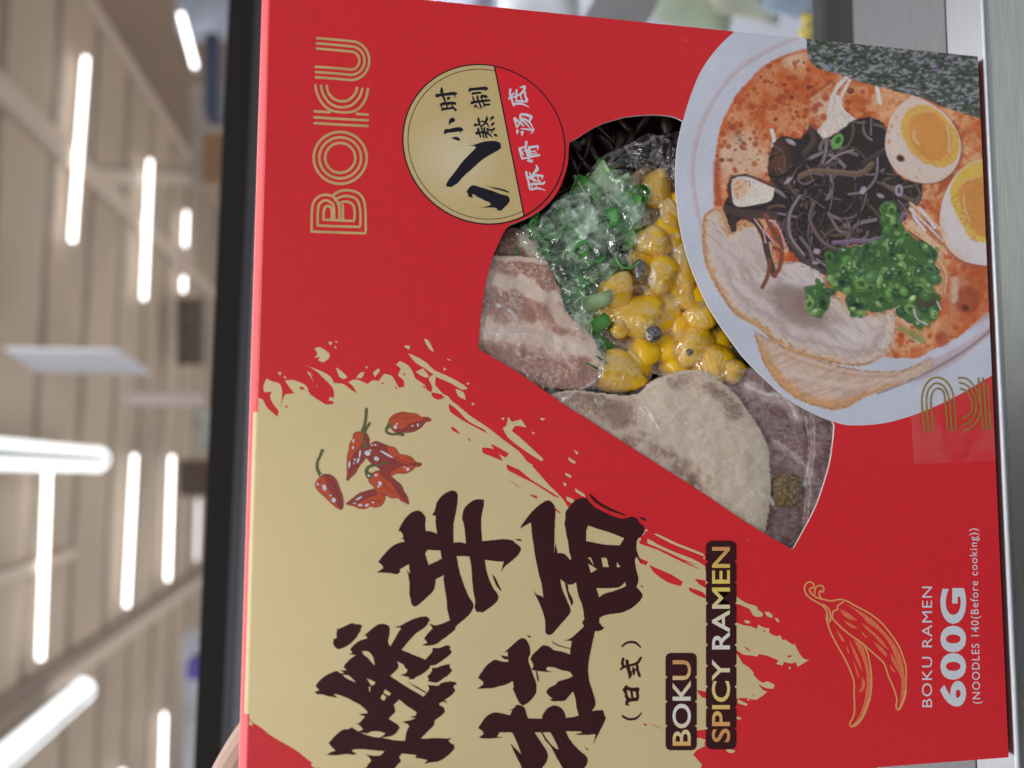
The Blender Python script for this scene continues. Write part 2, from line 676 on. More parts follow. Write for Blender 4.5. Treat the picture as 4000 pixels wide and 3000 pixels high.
main += [(957, 2780), (970, 2400), (985, 2000), (996, 1660)]
gold = [rough_poly(smooth_poly(face(main), 3, 45), 0.03, 3, 0.5)]
gi = [
    [(1045, 170), (1070, 180), (1100, 240), (1085, 235), (1060, 205)], [(945, 205), (970, 210), (965, 230), (940, 215)],
    [(960, 250), (1000, 265), (1060, 300), (1100, 340), (1180, 375), (1260, 420), (1280, 440), (1250, 445), (1190, 410), (1120, 380), (1050, 330), (1000, 300)],
    [(1170, 275), (1195, 290), (1175, 285)], [(1150, 325), (1168, 335), (1155, 345)], [(1275, 405), (1292, 412), (1280, 420)],
    [(1215, 440), (1260, 460), (1270, 500), (1230, 480)], [(1300, 515), (1320, 520), (1308, 532)],
    [(1500, 590), (1520, 620), (1570, 605), (1600, 650), (1540, 640), (1520, 670), (1560, 700), (1690, 820), (1680, 832), (1590, 775), (1500, 705), (1470, 650), (1490, 640)],
    [(1670, 598), (1700, 600), (1685, 615)], [(1460, 600), (1480, 595), (1475, 612)], [(1625, 672), (1645, 680), (1635, 687)],
    [(1853, 770), (1880, 785), (1870, 797)], [(1825, 810), (1865, 835), (1860, 847), (1828, 827)], [(1810, 893), (1842, 910), (1835, 922), (1808, 907)],
    [(1795, 943), (1817, 955), (1805, 970)], [(1575, 825), (1632, 850), (1630, 865), (1590, 848)],
    [(1860, 978), (1912, 1010), (1915, 1027), (1868, 1000)], [(1815, 1022), (1855, 1040), (1855, 1062), (1818, 1045)],
    [(455, 225), (480, 215), (530, 245), (535, 270), (505, 297), (475, 288), (482, 268), (455, 275), (470, 250)], [(528, 187), (552, 188), (540, 208)],
    [(568, 180), (580, 188), (568, 194)], [(563, 210), (578, 220), (562, 222)], [(255, 350), (277, 353), (268, 370)], [(288, 370), (303, 378), (292, 386)],
    [(570, 325), (600, 345), (632, 375), (615, 388), (588, 375)], [(680, 382), (700, 355), (724, 350), (710, 382)], [(728, 320), (744, 322), (735, 332)],
    [(770, 352), (800, 330), (806, 345), (780, 377)], [(412, 345), (450, 370), (490, 430), (470, 430)], [(1000, 350), (1040, 330), (1075, 375), (1050, 380)],
]
gold += [fz(G, p, 2, 70) for p in gi]
fi = [
    [(285, 88), (300, 90), (290, 110), (268, 120)], [(320, 112), (350, 112), (450, 160), (582, 212), (590, 240), (480, 205), (380, 160)],
    [(300, 130), (350, 165), (440, 205), (520, 235), (590, 275), (590, 300), (480, 250), (380, 205), (300, 165)],
]
gold += [fz(Fz, p, 2, 70) for p in fi]
ti = [
    [(186, 738), (220, 765), (270, 795), (320, 808), (345, 822), (350, 840), (390, 870), (385, 893), (345, 898), (312, 880), (285, 835), (240, 815), (205, 800), (186, 800)],
    [(405, 858), (440, 862), (468, 890), (458, 905), (420, 890)], [(478, 905), (500, 908), (518, 935), (500, 935)], [(247, 925), (280, 925), (295, 945), (260, 945)],
    [(150, 950), (190, 942), (240, 960), (300, 970), (345, 990), (355, 955), (400, 980), (440, 982), (440, 1020), (500, 1045), (520, 1035), (540, 1075), (560, 1070), (620, 1112), (632, 1100),
     (660, 1160), (700, 1215), (742, 1225), (700, 1250), (655, 1278), (640, 1240), (610, 1252), (550, 1240), (540, 1268), (490, 1255), (510, 1230), (430, 1195), (357, 1180), (350, 1200), (300, 1190), (240, 1185), (190, 1150), (150, 1150)],
    [(150, 1190), (190, 1180), (210, 1205), (235, 1250), (280, 1280), (318, 1320), (322, 1345), (385, 1400), (425, 1388), (480, 1415), (470, 1445), (415, 1440), (360, 1412), (390, 1455), (425, 1468), (340, 1528), (270, 1515), (190, 1520), (150, 1540)],
    [(198, 1525), (240, 1545), (272, 1560), (268, 1575), (200, 1555)], [(265, 1515), (290, 1530), (280, 1540)], [(582, 1275), (607, 1285), (595, 1300)],
]
gold += [fz(T8, p, 2, 70) for p in ti]
gold += [fz(Fz, [(700, 1205), (722, 1205), (745, 1215), (730, 1225), (703, 1220)], 2, 70), fz(Fz, [(750, 1040), (775, 1045), (770, 1055), (750, 1052)], 1)]
gold += [fz((700, 2600, 3.6867), [(930, 690), (945, 720), (990, 770), (1040, 815), (1062, 850), (1050, 862), (1000, 845), (955, 815), (930, 780)], 2, 70),
         fz((700, 2600, 3.6867), [(1900, 1420), (1935, 1400), (2020, 1475), (1960, 1475), (1905, 1440)], 2, 70)]
gh = [
    [(1085, 460), (1140, 470), (1155, 490), (1120, 500), (1090, 482)], [(1180, 520), (1215, 545), (1240, 570), (1290, 620), (1370, 660), (1388, 682), (1330, 652), (1255, 612), (1185, 562)],
    [(1190, 643), (1215, 655), (1243, 687), (1200, 667)], [(1360, 758), (1430, 768), (1472, 832), (1400, 802), (1362, 785)], [(1405, 738), (1450, 758), (1503, 790), (1490, 812), (1440, 787)],
    [(1490, 848), (1560, 878), (1620, 928), (1700, 978), (1782, 1030), (1750, 1022), (1640, 952), (1500, 882)], [(1500, 928), (1573, 980), (1545, 965)], [(1610, 1012), (1652, 1018), (1657, 1037)],
    [(372, 430), (395, 432), (400, 445), (380, 445)], [(292, 530), (312, 535), (305, 547)], [(815, 405), (832, 410), (820, 418)], [(888, 430), (900, 432), (895, 445)], [(930, 355), (945, 360), (938, 372)], [(1035, 425), (1052, 428), (1050, 442)],
    [(520, 500), (560, 510), (550, 525), (512, 525)], [(1690, 1040), (1760, 1090), (1785, 1112), (1720, 1080)], [(1760, 1100), (1785, 1108), (1780, 1115)],
    [(430, 360), (455, 375), (500, 440), (490, 445), (455, 410)], [(1280, 700), (1300, 720), (1288, 722)],
]
goldh = [fz(G, p, 2, 70) for p in gh]
fh = [
    [(290, 95), (330, 112), (420, 160), (500, 192), (585, 225), (580, 240), (500, 217), (400, 182), (310, 142), (275, 122)],
    [(255, 145), (330, 172), (420, 212), (500, 250), (560, 272), (450, 242), (350, 192), (260, 162)],
    [(308, 268), (350, 288), (420, 318), (478, 355), (467, 377), (400, 357), (328, 305)], [(253, 232), (302, 252), (292, 270), (260, 260)],
    [(508, 383), (580, 408), (602, 442), (560, 427), (513, 402)], [(538, 338), (592, 348), (597, 387), (560, 367)], [(275, 1072), (300, 1080), (285, 1088)], [(312, 1072), (360, 1095), (440, 1128), (520, 1150), (600, 1142), (550, 1112), (450, 1122), (345, 1092)],
    [(548, 905), (600, 915), (605, 945), (575, 942)], [(550, 1110), (640, 1100), (620, 1165), (560, 1145)], [(250, 65), (290, 85), (270, 120), (250, 100)],
]
goldh += [fz(Fz, p, 2, 70) for p in fh]
goldh += [fz(T8, p, 2, 70) for p in ([(242, 1122), (265, 1130), (300, 1160), (280, 1155)], [(572, 1195), (600, 1188), (610, 1195), (590, 1208)], [(390, 998), (410, 1000), (400, 1015)],
                                     [(355, 1410), (385, 1435), (375, 1437)], [(312, 1475), (325, 1505), (315, 1495)])]
clip_front = np.array([(-HW, 0.3), (HW, 0.3), (HW, HH - R_E), (-HW, HH - R_E)])
printed('gold_brush_patch', gold, m_gold, 0.05, box, goldh, clip_front)
# the patch runs a little way round the top fold
u0 = float(face([(962, 2790)])[0, 0])
u1 = float(face([(1003, 1610)])[0, 0])
V3, F3 = [], []
us = np.linspace(u0, u1, 12)
for d_, z_ in ((-.05, H0), (-.01, H0 + .31), (.15, H0 + .6), (.45, H0 + .97), (.82, H0 + 1.38)):
    for u in us:
        V3.append((u / 1000, d_ / 1000, z_ / 1000))
for i in range(4):
    for j in range(len(us) - 1):
        F3.append((i * 12 + j, i * 12 + j + 1, (i + 1) * 12 + j + 1, (i + 1) * 12 + j))
link('gold_fold_strip', mesh('gold_fold_strip', V3, F3), box, [mat('gold_fold', (0.80, 0.64, 0.36), rough=.55, spec=.35, noise=.05, nscale=400)], True)

# ---- brush title, four characters
A1 = (1220, 2380, 3.6867)
B1 = (1220, 2700, 3.6867)
C1 = (1440, 1890, 2.6339)
D1 = (1840, 2440, 2.963)


def brush(name, z, polys, holes, seed, parent=box, amp=0.035, material=None, h=None):
    h = h or 0.08 + seed * 0.001
    P = [rough_poly(fz(z, p, 3, 48), amp, seed + i, 0.3) for i, p in enumerate(polys)]
    H = [rough_poly(fz(z, p, 2, 48), amp * 0.8, seed + 50 + i, 0.3) for i, p in enumerate(holes)]
    return printed(name, P, material or m_ink, h, parent, H, clip=np.array([(-HW - 30, -40), (HW, -40), (HW, HH), (-HW - 30, HH)]))


body = zm(*A1, [(735, 385), (800, 330), (880, 262), (960, 213), (1040, 212), (1108, 240), (1115, 300), (1110, 370), (1095, 430), (1095, 490), (1125, 535), (1160, 470), (1200, 400), (1250, 310), (1275, 285), (1272, 265), (1160, 258), (1250, 240), (1350, 190), (1480, 130), (1625, 100), (1670, 120), (1695, 158), (1665, 190), (1660, 215), (1600, 275), (1500, 340), (1440, 400), (1370, 480), (1285, 580), (1400, 630), (1630, 725), (1665, 680), (1725, 610), (1730, 555), (1830, 555), (1940, 515), (1995, 540), (1975, 560), (2010, 620), (1960, 670), (1880, 730), (1770, 800), (1700, 808), (1690, 840), (1640, 890), (1560, 945), (1475, 985), (1470, 1005), (1380, 1005), (1400, 980), (1270, 945), (1350, 915), (1370, 870), (1335, 840), (1310, 795), (1220, 748), (1240, 800), (1235, 845), (1195, 890), (1170, 915), (1120, 960), (1240, 1040), (1400, 1140), (1600, 1258), (1645, 1205), (1680, 1150), (1670, 1100), (1655, 1085), (1810, 1100), (1850, 1065), (1960, 1040), (2060, 1050), (2085, 1075), (2050, 1090), (2030, 1115), (2060, 1170), (2010, 1230), (1905, 1305), (1945, 1345), (1925, 1345), (1890, 1328), (1825, 1355), (1840, 1385), (1890, 1410), (1910, 1465), (1880, 1510), (1830, 1550), (1765, 1600)])
body += zm(*B1, [(1755, 480), (1700, 540), (1560, 680), (1640, 682), (1780, 672), (1920, 680), (2000, 672), (1995, 690), (1960, 700), (1985, 740), (2040, 770), (2048, 820), (2000, 880), (1920, 950), (1830, 1005), (1745, 1020), (1610, 1040), (1655, 1000), (1640, 985), (1480, 955), (1500, 920), (1400, 905), (1290, 897), (1250, 945), (1278, 1005), (1190, 1106), (1100, 1250), (650, 1250), (765, 1106), (848, 1000), (815, 945), (760, 910), (860, 925), (970, 925), (1010, 895), (1038, 862), (930, 855), (780, 838), (650, 832), (570, 845), (590, 875), (640, 890), (600, 915), (500, 905), (330, 920), (205, 918), (270, 875), (335, 855), (275, 795), (235, 745), (290, 680), (370, 600), (450, 550), (520, 545), (565, 517), (600, 540), (665, 580), (730, 548), (690, 500), (655, 475), (628, 458), (675, 460), (760, 365), (665, 325), (790, 318), (795, 295), (750, 250), (680, 190), (600, 150), (510, 100), (430, 70), (340, 40), (305, 38), (365, 90), (250, 75), (130, 42), (80, 45)])
body += zm(*A1, [(30, 1190), (80, 1172), (100, 1165), (50, 1110), (60, 1080), (110, 1020), (190, 955), (280, 910), (350, 885), (410, 920), (460, 915), (400, 875), (495, 880), (450, 830), (480, 780), (550, 710), (630, 660), (575, 655), (525, 648), (575, 630), (545, 570), (590, 520), (660, 465), (740, 430), (785, 425), (780, 375)])
bh = [zm(*A1, p) for p in (
    [(712, 602), (800, 605), (870, 675), (900, 805), (880, 790), (780, 680), (745, 660)], [(435, 945), (500, 945), (560, 980), (630, 1055), (560, 1025), (480, 985)],
    [(780, 990), (860, 1025), (912, 1055), (865, 1102), (840, 1085), (810, 1035)], [(815, 1112), (840, 1112), (830, 1190), (818, 1185)],
    [(1045, 1150), (1135, 1210), (1100, 1250), (1025, 1205)], [(1015, 1218), (1065, 1265), (1030, 1320), (978, 1275)])]
bh += [zm(*B1, p) for p in (
    [(1250, 118), (1300, 160), (1360, 210), (1440, 260), (1500, 300), (1490, 350), (1400, 372), (1488, 388), (1380, 425), (1280, 440), (1370, 470), (1397, 505), (1370, 545), (1350, 610), (1335, 712), (1180, 705), (1000, 665), (1150, 640), (1210, 600), (1260, 520), (1230, 480), (1160, 435), (1095, 393), (1195, 300), (1190, 250), (1170, 195), (1210, 160)],
    [(680, 590), (800, 605), (830, 585), (900, 575), (980, 580), (1055, 605), (965, 668), (800, 635)])]
dots = [zm(*A1, p) for p in (
    [(345, 292), (440, 255), (530, 212), (590, 198), (610, 212), (680, 215), (712, 230), (710, 262), (692, 300), (695, 320), (665, 350), (650, 385), (600, 445), (540, 500), (460, 548), (375, 575), (340, 555), (310, 520), (298, 480), (305, 450), (302, 425), (345, 418), (350, 375), (345, 340), (360, 312)],
    [(1655, 965), (1700, 920), (1725, 875), (1720, 840), (1790, 840), (1900, 800), (1985, 788), (1975, 825), (2015, 880), (1960, 945), (1880, 1000), (1790, 1055), (1660, 1035), (1680, 1005)],
    [(1365, 1040), (1500, 1110), (1645, 1193), (1635, 1207), (1480, 1120)])]
ONE = (0, 0, 1)
title = thing('brush_title', '', 'x')
del title['label'], title['category']
title.parent = box
brush('brush_character', ONE, [body] + dots, bh, 11, title)
brush('brush_character', C1, [
    [(78, 912), (150, 870), (140, 840), (97, 803), (150, 735), (220, 660), (300, 610), (368, 595), (360, 570), (318, 563), (355, 560), (350, 520), (325, 485), (303, 487), (330, 425), (380, 350), (440, 295), (500, 275), (545, 290), (580, 335), (588, 370), (582, 400), (585, 485), (640, 488), (705, 515), (690, 430), (690, 330), (650, 322), (680, 275), (700, 195), (740, 135), (800, 90), (860, 68), (900, 80), (918, 120), (905, 250), (885, 350), (872, 430), (873, 605), (945, 600), (1000, 615), (990, 500), (975, 400), (960, 360), (975, 270), (1010, 220), (1060, 180), (1110, 160), (1185, 162), (1185, 220), (1160, 340), (1160, 470), (1168, 590), (1290, 578), (1395, 568), (1480, 582), (1500, 600), (1560, 650), (1562, 690), (1520, 750), (1450, 810), (1400, 850), (1360, 908), (1390, 800), (1330, 798), (1195, 782), (1210, 880), (1240, 980), (1280, 1070), (1330, 1140), (1330, 1190), (1290, 1240), (1220, 1290), (1165, 1330), (1160, 1318), (1110, 1318), (1090, 1270), (1095, 1200), (1080, 1130), (1065, 1000), (1055, 850), (1035, 745), (905, 742), (935, 900), (980, 1040), (1030, 1160), (1075, 1230), (1070, 1290), (1020, 1360), (950, 1420), (890, 1475), (895, 1495), (840, 1540), (760, 1600), (690, 1650), (600, 1665), (550, 1655), (605, 1635), (570, 1590), (600, 1550), (655, 1490), (650, 1470), (620, 1435), (690, 1455), (760, 1435), (835, 1405), (830, 1380), (810, 1300), (800, 1180), (780, 1060), (770, 980), (778, 938), (690, 980), (685, 1030), (670, 1090), (620, 1150), (550, 1210), (505, 1250), (465, 1262), (440, 1235), (430, 1180), (418, 1130), (418, 1000), (390, 875), (425, 930), (413, 825), (320, 880), (325, 905), (290, 930), (220, 918)],
    [(1265, 928), (1300, 960), (1365, 1095), (1355, 1100), (1310, 1040)], [(1503, 568), (1560, 570), (1577, 588), (1540, 585)]],
    [[(580, 715), (605, 680), (740, 685), (750, 770), (690, 800), (615, 835)]], 22, title)
brush('brush_character', D1, [
    [(72, 740), (140, 690), (138, 660), (80, 615), (120, 550), (170, 480), (230, 430), (280, 405), (340, 422), (432, 430), (425, 400), (380, 395), (340, 352), (425, 368), (425, 315), (385, 318), (440, 270), (500, 215), (570, 160), (620, 160), (655, 200), (680, 260), (685, 340), (665, 380), (665, 430), (690, 500), (710, 560), (745, 650), (757, 710), (750, 790), (710, 850), (650, 910), (595, 935), (560, 905), (530, 850), (500, 780), (480, 745), (492, 720), (482, 650), (410, 690), (330, 710), (250, 732)],
    [(1070, 180), (1140, 165), (1220, 100), (1310, 15), (1340, -20), (1490, -20), (1520, 25), (1540, 25), (1490, 70), (1435, 72), (1410, 180), (1390, 280), (1365, 400), (1355, 520), (1365, 640), (1400, 750), (1430, 850), (1438, 930), (1395, 1000), (1460, 990), (1530, 990), (1540, 1040), (1560, 1080), (1540, 1130), (1490, 1230), (1450, 1310), (1412, 1388), (1440, 1265), (1330, 1275), (1195, 1270), (1230, 1260), (1290, 1250), (1260, 1235), (1095, 1232), (1130, 1310), (1190, 1390), (1270, 1470), (1340, 1530), (1345, 1600), (1310, 1660), (1250, 1760), (1110, 1760), (1060, 1659), (1020, 1590), (980, 1520), (940, 1440), (905, 1390), (860, 1340), (810, 1245), (735, 1245), (790, 1330), (850, 1420), (885, 1490), (880, 1570), (820, 1659), (740, 1760), (640, 1760), (590, 1659), (530, 1540), (480, 1430), (453, 1368), (500, 1420), (580, 1500), (560, 1440), (520, 1340), (490, 1275), (470, 1245), (330, 1245), (300, 1295), (375, 1305), (180, 1318), (85, 1308), (145, 1265), (130, 1230), (80, 1195), (130, 1120), (190, 1050), (270, 1015), (350, 1025), (450, 1048), (475, 990), (420, 990), (480, 975), (530, 925), (580, 935), (625, 970), (645, 1050), (665, 1085), (820, 1088), (830, 1040), (880, 970), (955, 935), (1020, 950), (1075, 1000), (1095, 1078), (1170, 1070), (1245, 1050), (1220, 960), (1210, 870), (1185, 780), (1170, 780), (1120, 840), (1080, 880), (950, 885), (910, 870), (945, 850), (920, 840), (868, 785), (890, 740), (940, 710), (980, 690), (1010, 655), (1130, 620), (1175, 595), (1140, 545), (1060, 530), (980, 500), (890, 485), (865, 510), (890, 535), (960, 545), (890, 548), (820, 540), (770, 535), (700, 520), (720, 480), (710, 440), (685, 400), (710, 350), (780, 280), (830, 240), (900, 250), (960, 295), (1050, 310), (1145, 345), (1150, 280), (1165, 190)],
    [(925, 180), (1000, 230), (1160, 275), (1150, 283), (1020, 250), (950, 215)], [(745, 530), (765, 540), (788, 660), (770, 650)], [(645, 115), (690, 135), (685, 155), (660, 140)], [(1310, 1410), (1360, 1450), (1345, 1455)]],
    [[(825, 1245), (915, 1245), (960, 1320), (1015, 1440), (990, 1440), (930, 1390), (880, 1330)]], 33, title)
brush('brush_character', E5, [
    [(80, 460), (130, 380), (200, 290), (280, 210), (370, 155), (410, 155), (455, 205), (468, 260), (465, 350), (460, 450), (458, 540), (455, 720), (560, 725), (620, 790), (640, 785), (615, 690), (605, 600), (590, 540), (575, 450), (565, 400), (575, 350), (578, 275), (620, 220), (680, 150), (740, 130), (800, 125), (845, 180), (900, 230), (1000, 280), (1100, 325), (1200, 350), (1290, 325), (1350, 350), (1370, 385), (1425, 440), (1425, 490), (1390, 540), (1350, 580), (1345, 690), (1400, 835), (1340, 760), (1325, 800), (1340, 900), (1362, 980), (1360, 1040), (1340, 1085), (1365, 1110), (1408, 1165), (1400, 1205), (1350, 1265), (1280, 1320), (1180, 1362), (1080, 1375), (990, 1395), (945, 1420), (940, 1480), (960, 1510), (995, 1520), (960, 1555), (895, 1560), (872, 1630), (755, 1630), (760, 1560), (785, 1515), (760, 1480), (765, 1450), (780, 1440), (770, 1350), (750, 1260), (720, 1190), (700, 1100), (690, 1035), (650, 1058), (600, 1055), (520, 1000), (535, 1090), (570, 1180), (610, 1270), (632, 1340), (610, 1390), (540, 1470), (480, 1540), (430, 1595), (390, 1602), (360, 1580), (355, 1450), (330, 1350), (290, 1250), (255, 1180), (228, 1120), (265, 1165), (320, 1185), (340, 1210), (320, 1060), (300, 990), (270, 860), (250, 760), (230, 620), (215, 520), (205, 390), (180, 400)],
    [(825, 80), (870, 100), (930, 160), (1050, 230), (1150, 275), (1250, 315), (1200, 310), (1050, 260), (920, 190), (850, 120)], [(570, 1040), (600, 1060), (610, 1130), (640, 1190), (660, 1240), (645, 1290), (630, 1260), (590, 1140)],
    [(1375, 330), (1430, 340), (1450, 375), (1400, 355)], [(455, 720), (470, 610), (490, 722)], [(1375, 1070), (1410, 1075), (1418, 1095)]],
    [[(800, 480), (820, 420), (900, 450), (1000, 480), (1090, 510), (1210, 560), (1165, 635), (1020, 630), (900, 610), (800, 590)], [(820, 830), (918, 895), (850, 935)], [(812, 768), (850, 768), (885, 850), (870, 840), (845, 800)], [(962, 770), (1020, 772), (1045, 870), (980, 870)], [(1130, 815), (1170, 870), (1128, 872)], [(908, 1098), (1150, 1092), (1220, 1030), (1232, 1075), (1100, 1130), (1000, 1155), (940, 1198)]], 44, title)

# (small bracketed pair of characters under the title)
S4 = (2400, 2480, 4.74)
sub = [fs(S4, p) for p in (
    [(140, 210, 35), (220, 150, 40), (310, 130, 45), (400, 150, 45), (485, 230, 25)], [(150, 1500, 40), (230, 1550, 45), (320, 1560, 45), (420, 1530, 40), (500, 1440, 20)],
    [(160, 440, 55), (145, 520, 55), (165, 580, 50)], [(110, 640, 35), (180, 590, 50), (300, 560, 45), (420, 520, 55), (490, 420, 42)], [(230, 480, 62), (250, 600, 68), (290, 740, 72), (270, 810, 15)],
    [(345, 610, 42), (360, 700, 48), (350, 745, 20)], [(330, 680, 42), (400, 640, 34)], [(420, 570, 52), (430, 660, 54), (465, 760, 52)])]
sub.append(fz(S4, [(145, 1010), (215, 920), (260, 960), (340, 975), (440, 970), (468, 1000), (450, 1060), (458, 1150), (430, 1225), (330, 1230), (250, 1255), (280, 1310), (200, 1300), (200, 1240), (215, 1190), (180, 1130), (200, 1110), (165, 1050)]))
printed('bracketed_characters', sub, m_ink, 0.1, box, [fz(S4, [(225, 1020), (290, 1040), (310, 1175), (255, 1140)]), fz(S4, [(340, 1045), (390, 1050), (405, 1150), (350, 1160)])])

# ---- logo in triple gold lines
L1 = (1100, 50, 1.8433)
lw = 18


def arcpts(cx_, cy_, rx, ry, a0, a1, n=18):
    return [(cx_ + rx * math.cos(math.radians(a0 + (a1 - a0) * i / n)), cy_ + ry * math.sin(math.radians(a0 + (a1 - a0) * i / n))) for i in range(n + 1)]


logo = []
for i, rr_ in enumerate((137, 101, 62)):
    top = 203 + 37.5 * i
    bot = 483 - 38 * i
    x0 = (255, 254, 252)[i]
    logo.append([(x0, 183 + 37.5 * i)] + [(375, 193 + 37.5 * i)] + arcpts(498 + 2 * i, 345, rr_ - 4, (bot - top) / 2, -90, 90) + [(375, bot - 9), (x0 - 8, bot - 18)])
ring = [[(422 + a * math.cos(t), 1045 + b * math.sin(t)) for t in np.linspace(0, 2 * math.pi, 64, endpoint=False)] for a, b in ((200, 196), (181, 177), (160, 157), (141, 138), (118, 117), (99, 98))]
logo += [[(236, 753), (430, 765), (620, 767 + 8)], [(236, 795), (430, 806), (620, 816)], [(236, 710), (345, 717)], [(540, 728), (622, 734)]]
logo += [[(243, 520), (252, 570), (285, 640), (345, 698), (430, 717), (510, 712), (565, 680), (605, 620), (622, 548)],
         [(283, 525), (297, 580), (335, 640), (385, 672), (435, 681), (495, 670), (540, 635), (570, 590), (581, 548)],
         [(325, 525), (335, 570), (365, 612), (405, 633), (440, 638), (480, 630), (515, 600), (535, 570), (543, 540)]]
logo += [[(216, 1575), (217, 1500), (221, 1400), (240, 1350), (275, 1320), (320, 1311), (362, 1320), (395, 1350), (415, 1400), (418, 1490)],
         [(216, 1575), (320, 1579), (430, 1583), (606, 1588), (605, 1490), (603, 1410), (590, 1345), (555, 1300), (500, 1281), (440, 1280), (395, 1297), (370, 1318)],
         [(259, 1532), (262, 1420), (275, 1375), (305, 1353), (340, 1356), (372, 1385), (378, 1440), (376, 1490)],
         [(259, 1532), (400, 1538), (566, 1542), (568, 1470), (564, 1410), (545, 1350), (500, 1324), (450, 1320), (405, 1335), (385, 1350)],
         [(302, 1490), (304, 1430), (315, 1398), (338, 1392), (358, 1410), (362, 1450), (360, 1488)],
         [(302, 1490), (400, 1494), (522, 1500), (526, 1440), (515, 1385), (480, 1362), (440, 1362), (415, 1375)], [(440, 1385), (442, 1490)]]
LP = [fs(L1, p, lw) for p in logo]
v = [face(zm(*L1, r)) for r in ring]


def keep_logo(c):
    ok = np.zeros(len(c), bool)
    for P in LP:
        ok |= inside(P, c)
    for i in (0, 2, 4):
        ok |= inside(v[i], c) & ~inside(v[i + 1], c)
    return ok


vv, ff = fill(LP + v, keep=keep_logo)
vv, ff = prune(vv, orient(vv, ff))
link('logo_lettering', mesh('logo_lettering', [(a / 1000, -0.00005, b / 1000) for a, b in vv], ff), box, [m_foil])

# ---- round badge
bc = face([(1896, 562)])[0]
rim_px = zm(*L1, [(885, 900), (1430, 362), (1500, 1530), (2050, 960)])
rb = float(np.mean([np.linalg.norm(p - bc) for p in face(rim_px)]))


def disc(c, r, n=96):
    t = np.linspace(0, 2 * math.pi, n, endpoint=False)
    return np.stack([c[0] + r * np.cos(t), c[1] + r * np.sin(t)], 1)


badge = thing('round_badge', '', 'x')
del badge['label'], badge['category']
badge.parent = box
pa, pb = face(zm(*L1, [(1527, 360), (1745, 1460)]))
dv = (pb - pa) / np.linalg.norm(pb - pa)
nv = np.array([-dv[1], dv[0]])
if nv @ (bc - pa) < 0:
    nv = -nv
far = 60


def halfplane(off, sgn):
    a, b = pa - dv * far + nv * off, pb + dv * far + nv * off
    return np.array([a, b, b + nv * far * sgn, a + nv * far * sgn])


gp = face(zm(*L1, [(1400, 700)]))[0]
gl_ = face(zm(*L1, [(1250, 1050)]))[0]


def goldcol(vv):
    d = np.linalg.norm(vv - gl_, axis=1) / 14.0
    t = np.clip(d, 0, 1)[:, None]
    return np.array((0.88, 0.76, 0.52)) * (1 - t) + np.array((0.74, 0.56, 0.26)) * t


b0 = printed('badge_border', [disc(bc, rb)], m_black, 0.06, badge)
grid_ = [disc(bc, rb * k, 60) for k in (0.985, 0.97, 0.9, 0.8, 0.65, 0.5, 0.35, 0.2)]


def part_badge(name, material, h, inner, outer_hole, sgn, off, col=None):
    hp = halfplane(off, sgn)
    vv, ff = fill([inner, hp] + ([outer_hole] if outer_hole is not None else []) + (grid_[1:] if col else []),
                  keep=lambda c: inside(inner, c) & inside(hp, c) & (~inside(outer_hole, c) if outer_hole is not None else True))
    vv, ff = prune(vv, orient(vv, ff))
    me = mesh(name, [(a / 1000, -h / 1000, b / 1000) for a, b in vv], ff)
    if col:
        set_col(me, col(vv))
    return link(name, me, badge, [material])


# (fields of the badge)
part_badge('badge_gold_field', m_goldb, 0.11, disc(bc, rb * 0.983), None, 1, 0.22, goldcol)
part_badge('badge_red_field', m_redbadge, 0.11, disc(bc, rb * 0.983), None, -1, -0.22)
vv, ff = fill([disc(bc, rb * 0.936), disc(bc, rb * 0.928), halfplane(0.22, 1)],
              keep=lambda c: inside(disc(bc, rb * 0.936), c) & ~inside(disc(bc, rb * 0.928), c) & inside(halfplane(0.22, 1), c))
vv, ff = prune(vv, orient(vv, ff))
link('badge_inner_line', mesh('badge_inner_line', [(a / 1000, -0.00015, b / 1000) for a, b in vv], ff), badge, [m_black])
S1 = (1690, 330, 7.213)
S2 = (1960, 320, 3.772)
S3 = (1720, 540, 5.53)
brush('badge_character', S3, [
    [(550, 170), (680, 155), (800, 120), (930, 80), (1080, 62), (1200, 65), (1290, 105), (1308, 170), (1300, 220), (1220, 280), (1100, 345), (960, 430), (840, 520), (700, 650), (560, 770), (450, 880), (370, 975), (290, 1020), (240, 1055), (130, 1045), (125, 1000), (180, 900), (270, 790), (380, 640), (460, 530), (580, 400), (700, 280), (770, 205), (740, 170), (650, 165)],
    [(715, 1020), (860, 1060), (1000, 1100), (1150, 1150), (1300, 1210), (1460, 1250), (1495, 1310), (1490, 1370), (1440, 1440), (1380, 1500), (1310, 1572), (1180, 1555), (1235, 1550), (1210, 1515), (1120, 1500), (840, 1500), (960, 1485), (1090, 1445), (1060, 1390), (960, 1350), (870, 1300), (800, 1270), (720, 1215), (685, 1215), (690, 1260), (710, 1290), (570, 1255), (605, 1245), (600, 1210), (565, 1165), (600, 1100), (650, 1045)],
    [(940, 1010), (1100, 1055), (1250, 1080), (1400, 1120), (1495, 1170), (1470, 1180), (1300, 1130), (1150, 1090)]], [], 5, badge, 0.012, m_black, 0.17)


def chars(name, z, strokes, polys, holes, material, h=0.17, fat=1.0):
    P = [fs(z, [(a, b, c * fat) for a, b, c in s]) for s in strokes] + [fz(z, p, 3, 60) for p in polys]
    return printed(name, P, material, h, badge, [fz(z, p, 2, 60) for p in holes])


